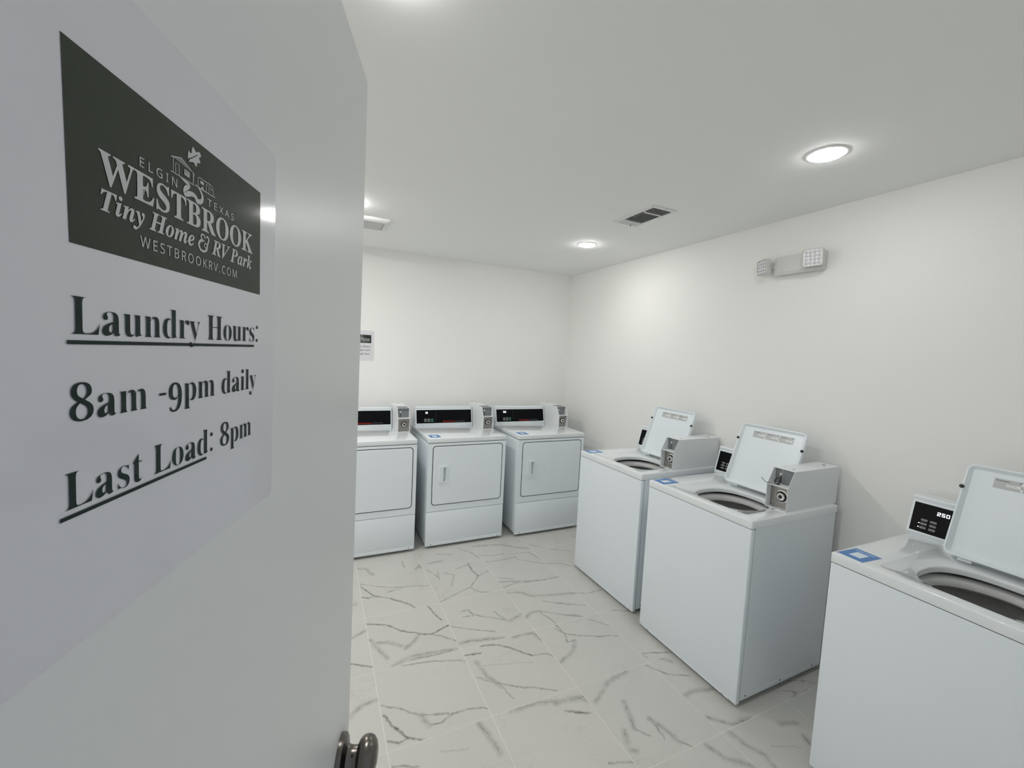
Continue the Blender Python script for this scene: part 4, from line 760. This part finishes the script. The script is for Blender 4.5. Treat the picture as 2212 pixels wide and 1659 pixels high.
def washer(label, x, y, rot, digits, wired):
    """(x, y): front-left corner of the worktop as one faces the machine"""
    th = -math.pi / 2 + rot
    eu = Vector((math.cos(th), math.sin(th), 0)); ed = Vector((-math.sin(th), math.cos(th), 0))
    root = tag(empty('washing_machine', Vector((x, y, 0)) + eu * WW / 2 + ed * WD / 2, th), label, 'washing machine', 'top loading washers along the right wall')
    off = (-WW / 2, -WD / 2, 0)
    def P(nm, bm, m, par=None, sm=35): return finish(bm, nm, m, par or root, off if not par else None, sm)
    # cabinet: side and back walls, open above
    bm = BM()
    t = 0.002
    box(bm, 0.002, 0.002 + t, 0.0306, 0.674, 0.030, 0.876); box(bm, WW - 0.002 - t, WW - 0.002, 0.0306, 0.674, 0.030, 0.876); box(bm, 0.003, WW - 0.003, 0.672, 0.674, 0.030, 0.876); box(bm, 0.005, WW - 0.005, 0.034, 0.672, 0.030, 0.032)
    P('cabinet', bm, ENAMEL, sm=0)
    bm = BM(); box(bm, 0.0015, WW - 0.0015, 0.002, 0.0305, 0.016, 0.8740, 0.006, 3); P('front_panel', bm, FRONT)
    P('worktop_seam', seam_frame(), SEAL, sm=0)
    bm = BM(); box(bm, 0.040, WW - 0.040, 0.0008, 0.004, 0.017, 0.024, 0.001, 1); P('front_lip', bm, ENAMEL)
    for sx in (0.0018, WW - 0.0018):
        bm = BM(); box(bm, sx - 0.0006, sx + 0.0006, 0.040, 0.66, 0.033, 0.052, 0.0004, 1); P('side_lip', bm, ENAMEL, sm=0)
        for q in (0.068, 0.33, 0.60):
            bm = BM(); lathe(bm, [(0.0045, 0), (0.003, 0.0012), (0, 0.0016)], 10, Matrix.Translation((sx + (0.0006 if sx > 0.3 else -0.0006), q, 0.046)) @ Matrix.Rotation(R(90 if sx > 0.3 else -90), 4, 'Y')); P('screw', bm, SEAL)
    for a in (0.075, WW - 0.075):
        bm = BM(); box(bm, a - 0.006, a + 0.006, 0.0002, 0.004, 0.018, 0.026, 0.001, 1); P('front_clip', bm, CHROME, sm=0)
    for a, b in ((0.06, 0.06), (WW - 0.06, 0.06), (0.06, 0.61), (WW - 0.06, 0.61)):
        bm = BM(); lathe(bm, [(0, 0), (0.022, 0), (0.022, 0.010), (0.010, 0.014), (0.010, 0.031), (0, 0.031)], 14, Matrix.Translation((a, b, 0))); P('foot', bm, BLACK)
    P('worktop', washer_top(), TOPW, sm=50)
    # tub
    MT = Matrix.Translation((HCX - 0.005, HCY + 0.012, 0))
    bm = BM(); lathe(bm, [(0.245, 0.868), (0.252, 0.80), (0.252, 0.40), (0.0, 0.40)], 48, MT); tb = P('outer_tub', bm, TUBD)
    bm = BM(); lathe(bm, [(0.226, 0.815), (0.226, 0.838), (0.220, 0.847), (0.205, 0.852), (0.180, 0.852), (0.165, 0.846), (0.158, 0.834), (0.158, 0.822), (0.168, 0.812), (0.185, 0.808)], 64, MT); P('tub_ring', bm, RINGP, tb)
    bm = BM(); lathe(bm, [(0.222, 0.812), (0.222, 0.805), (0.216, 0.795), (0.222, 0.785), (0.224, 0.60), (0.216, 0.592), (0.222, 0.584), (0.222, 0.46), (0.0, 0.44)], 64, MT); P('drum', bm, DRUM, tb)
    bm = BM(); lathe(bm, [(0.13, 0.455), (0.10, 0.48), (0.055, 0.52), (0.045, 0.66), (0.030, 0.70), (0, 0.705)], 32, MT); P('agitator', bm, RINGP, tb)
    # lid
    def onlid(bm): bmesh.ops.transform(bm, matrix=LM, verts=bm.verts); return bm
    ld = P('lid', onlid(lid_mesh()), FRONT, sm=40)
    W_ = LID_U1 - LID_U0
    for a in (0.0005, W_ - 0.0025):
        bm = BM(); lathe(bm, [(0.0075, -0.004), (0.0075, 0.003), (0.005, 0.006), (0, 0.0065)], 16, Matrix.Translation((a, LID_L * 0.735, 0.0155))); P('bumper', onlid(bm), BLACK, ld)
    for a in (0.06, W_ - 0.06):
        bm = BM(); box(bm, a - 0.02, a + 0.02, -0.012, 0.004, -0.003, 0.0005, 0.001, 1); P('hinge', onlid(bm), ENAMEL, ld, 0)
    s0, s1, l0, l1 = 0.078, 0.312, LID_L * 0.800, LID_L * 0.905
    bm = BM(); box(bm, s0, s1, l0, l1, 0.0018, 0.0026); ls = P('lid_label', onlid(bm), LIDSTK, ld, 0)
    bm = BM()
    for q in range(3):
        a0 = s0 + (s1 - s0) * (q + 0.42) / 3
        box(bm, a0, s0 + (s1 - s0) * (q + 0.98) / 3, l0 + 0.012, l1 - 0.016, 0.0026, 0.0029)
    box(bm, s1 - 0.009, s1 - 0.002, l0 + 0.002, l1 - 0.012, 0.0026, 0.0029); box(bm, s0 + (s1 - s0) * 0.30, s0 + (s1 - s0) * 0.33, l0 + 0.002, l1 - 0.004, 0.0026, 0.0029); box(bm, s0 + (s1 - s0) * 0.635, s0 + (s1 - s0) * 0.665, l0 + 0.002, l1 - 0.004, 0.0026, 0.0029)
    onlid(bm); finish(bm, 'label_patches', LIDW, ls, smooth=0)['kind'] = 'stuff'
    bm = BM()
    for q in range(3):
        a0 = s0 + (s1 - s0) * q / 3
        box(bm, a0 + 0.004, a0 + 0.040, l1 - 0.009, l1 - 0.006, 0.0029, 0.0031)
        box(bm, a0 + 0.066, a0 + 0.071, l1 - 0.008, l1 - 0.003, 0.0029, 0.0031)
        for r_ in range(3): box(bm, a0 + 0.034, a0 + 0.034 + random.uniform(0.020, 0.036), l0 + 0.015 + r_ * 0.004, l0 + 0.0158 + r_ * 0.004, 0.0029, 0.0031)
    onlid(bm); finish(bm, 'label_print', LIDT, ls, smooth=0)['kind'] = 'stuff'
    keys = []
    for c in range(2):
        for r_ in range(3): keys.append((0.034 + c * 0.030, 0.9505 + r_ * 0.0162, 0.0215, 0.0088, KEYGREY))
    co, fp = console(root, off, -0.008, 0.525, 0.575, HT, keys, digits, None)
    for r_ in (0, 1):
        quads_mesh('indicator', [R4(0.0270, 0.0315, 0.9535 + r_ * 0.0162, 0.9565 + r_ * 0.0162)], LED if digits else KEYGREY, co, lambda a, b: fp(a, b, 0.0019))
    coin_meter(root, off, 0.529, 0.634, 0.277, 0.323, 0.706, HT, 1.031, 1.112, wired=wired)
    sticker(root, off, 0.058, 0.078, R(-3), 0.088, 0.118, HT)
    return root
washer('far washer with its lid up, next to the dryers', 1.8241, 2.6210, 0.0174, [], False)
washer('middle washer with its lid up and a black wire in the coin slot', 1.8039, 1.8694, 0.0090, [], True)
washer('near washer with its lid up, cut off by the right picture edge', 1.8330, 0.9035, -0.0170, [('250', 0.0800, 1.0205, 0.0108, 0.0145)], False)

# ------------------------------------------------------------------ ceiling lights
def downlight(label, x, y, lens):
    root = tag(empty('recessed_light', (x, y, HC)), label, 'ceiling light', 'recessed ceiling downlights')
    bm = BM(); lathe(bm, [(0.058, -0.001), (0.060, -0.004), (0.068, -0.005), (0.0745, -0.003), (0.076, 0.0), (0.058, 0.0)], 48); finish(bm, 'trim_ring', RING, root)
    bm = BM(); lathe(bm, [(0.0595, 0.0), (0.0590, -0.006), (0.054, -0.0105), (0.042, -0.013), (0.022, -0.0145), (0.0, -0.015)], 48); finish(bm, 'lens', lens, root)
downlight('round lit downlight above the near washers', 1.898, 1.104, LAMPS[0])
downlight('small round lit downlight near the far room corner', 1.917, 2.841, LAMPS[1])
downlight('round lit downlight at the top picture edge above the open door', 0.154, 1.062, LAMPS[2])
downlight('round lit downlight above the left dryer, hidden by the door', 0.154, 2.841, LAMPS[3])
downlight('round lit downlight left of the open door, nearer the doorway', -1.60, 1.062, LAMPS[4])
downlight('round lit downlight left of the open door, nearer the back wall', -1.60, 2.841, LAMPS[5])

# ------------------------------------------------------------------ ceiling air vent
def vent():
    x0, x1, y0, y1 = 1.728, 1.918, 1.917, 2.278
    root = tag(empty('ceiling_vent', ((x0 + x1) / 2, (y0 + y1) / 2, HC)), 'white ceiling air vent with some louvres greyed for shade', 'air vent')
    hx, hy = (x1 - x0) / 2, (y1 - y0) / 2; b = 0.026
    bm = BM()
    for q in ((-hx, hx, -hy, -hy + b), (-hx, hx, hy - b, hy), (-hx, -hx + b, -hy + b, hy - b), (hx - b, hx, -hy + b, hy - b)):
        box(bm, q[0], q[1], q[2], q[3], -0.006, 0.0, 0.002, 1)
    finish(bm, 'frame', VENTW, root)
    bm = BM(); box(bm, -hx + b, hx - b, -hy + b, hy - b, -0.0012, -0.0004); finish(bm, 'duct_opening', DARK, root, smooth=0)
    e0, e1 = -hy + b, hy - b; c0, c1 = e0 + 0.075, e1 - 0.062
    for yy in (c0, c1):
        bm = BM(); box(bm, -hx + b, hx - b, yy - 0.004, yy + 0.004, -0.0115, -0.001, 0.001, 1); finish(bm, 'divider', VENTW, root)
    def slat(nm, along, p, a0, a1, tilt, m, wd=0.016):
        bm = BM(); box(bm, a0, a1, -wd / 2, wd / 2, -0.0006, 0.0006)
        mt = Matrix.Translation((0, p, -0.0065)) @ Matrix.Rotation(tilt, 4, 'X') if along == 'x' else Matrix.Translation((p, 0, -0.0065)) @ Matrix.Rotation(R(90), 4, 'Z') @ Matrix.Rotation(tilt, 4, 'X')
        bmesh.ops.transform(bm, matrix=mt, verts=bm.verts); finish(bm, nm, m, root, smooth=0)
    for k in range(4): slat('slat', 'x', e0 + 0.010 + k * 0.018, -hx + b, hx - b, R(48), VENT_SHADE, 0.011)
    for k in range(4): slat('slat', 'x', e1 - 0.008 - k * 0.0155, -hx + b, hx - b, R(-42), VENTW, 0.016)
    for k in range(7): slat('slat', 'y', -hx + b + 0.010 + k * 0.0197, c0 + 0.004, c1 - 0.004, R(-46), VENT_SHADE, 0.015)
    bm = BM(); tube(bm, [(0.02, e1 - 0.01, -0.006), (0.02, e1 - 0.008, -0.022)], 0.002, 6); finish(bm, 'damper_lever', SEAL, root)
vent()
# exhaust fan cover
def fan():
    x0, x1, y0, y1 = 0.175, 0.452, 3.09, 3.36
    root = tag(empty('exhaust_fan', ((x0 + x1) / 2, (y0 + y1) / 2, HC)), 'white exhaust fan cover on the ceiling beside the open door edge', 'exhaust fan')
    hx, hy = (x1 - x0) / 2, (y1 - y0) / 2
    bm = BM()
    rings = []
    for d, z in ((0, 0), (0, -0.012), (0.004, -0.016), (0.036, -0.024), (0.040, -0.024)):
        rings.append([bm.verts.new((a, b, z)) for a, b in rrect(-hx + d, hx - d, -hy + d, hy - d, 0.012, 4)])
    n = len(rings[0])
    for A_, B_ in zip(rings, rings[1:]):
        for k in range(n): bm.faces.new((A_[k], A_[(k + 1) % n], B_[(k + 1) % n], B_[k]))
    inner = rrect(-hx + 0.040, hx - 0.040, -hy + 0.040, hy - 0.040, 0.012, 4)
    bm.faces.new([bm.verts.new((a, b, -0.019)) for a, b in inner])
    finish(bm, 'cover', VENTW, root)
    for k in range(9):
        yy = -hy + 0.050 + k * (2 * hy - 0.1) / 8
        bm = BM(); box(bm, -hx + 0.042, hx - 0.042, yy - 0.004, yy + 0.004, -0.0245, -0.019, 0.001, 1); finish(bm, 'slat', VENTW, root)
fan()

# ------------------------------------------------------------------ emergency light
def emergency():
    yc, zc = 1.573, 2.226
    root = tag(empty('emergency_light', (XR, yc, zc)), 'white twin-head emergency light on the right wall', 'emergency light')
    # local frame as world; wall surface at x = 0, into the room is -x
    bm = BM(); slab_yz(bm, rrect(-0.148, 0.124, -0.054, 0.054, 0.010, 3), 0.0, -0.046, 0.004); finish(bm, 'housing', EMB, root)
    bm = BM(); slab_yz(bm, rrect(-0.062, 0.106, -0.040, 0.046, 0.004, 2), -0.046, -0.0475); finish(bm, 'cover', EMB, root, smooth=0)
    def head(y, x, z, yaw, pitch):
        M = Matrix.Translation((x, y, z)) @ Matrix.Rotation(yaw, 4, 'Z') @ Matrix.Rotation(pitch, 4, 'Y')
        # head frame: faces local -x
        bm = BM(); s = 0.0500
        rings = []
        for (k, xx) in ((0.72, 0.016), (0.92, 0.014), (1.0, 0.008), (1.0, -0.016), (0.93, -0.018), (0.90, -0.012)):
            rings.append([bm.verts.new((xx, a, b)) for a, b in rrect(-s * k, s * k, -s * 0.94 * k, s * 0.94 * k, 0.012 * k, 4)])
        n = len(rings[0])
        for A_, B_ in zip(rings, rings[1:]):
            for k in range(n): bm.faces.new((A_[k], A_[(k + 1) % n], B_[(k + 1) % n], B_[k]))
        bm.faces.new(rings[0]); bmesh.ops.transform(bm, matrix=M, verts=bm.verts)
        h = finish(bm, 'lamp_head', EMB, root)
        bm = BM(); slab_yz(bm, rrect(-s * 0.92, s * 0.92, -s * 0.87, s * 0.87, 0.010, 3), -0.0125, -0.0135); bmesh.ops.transform(bm, matrix=M, verts=bm.verts); finish(bm, 'reflector', LENS, h, smooth=0)
        for r_ in range(4):
            for c in range(4):
                bm = BM(); a, b = (c - 1.5) * 0.0205, (r_ - 1.5) * 0.0195
                lathe(bm, [(0.0090, 0), (0.0082, 0.004), (0.0055, 0.0062), (0.0035, 0.0035), (0, 0.0022)], 12, M @ Matrix.Translation((-0.0135, a, b)) @ Matrix.Rotation(R(-90), 4, 'Y')); finish(bm, 'led_lens', LENSC, h)
        return M
    head(-0.114, -0.072, 0.010, R(10), R(-8))
    head(0.182, -0.052, 0.006, R(-26), R(-6))
    bm = BM(); tube(bm, [(-0.030, 0.120, 0.0), (-0.036, 0.138, 0.002), (-0.042, 0.160, 0.004)], 0.0085, 12); finish(bm, 'neck', EMB, root)
    bm = BM(); tube(bm, [(-0.044, -0.116, 0.0), (-0.056, -0.116, 0.004)], 0.012, 12); finish(bm, 'neck', EMB, root)
emergency()
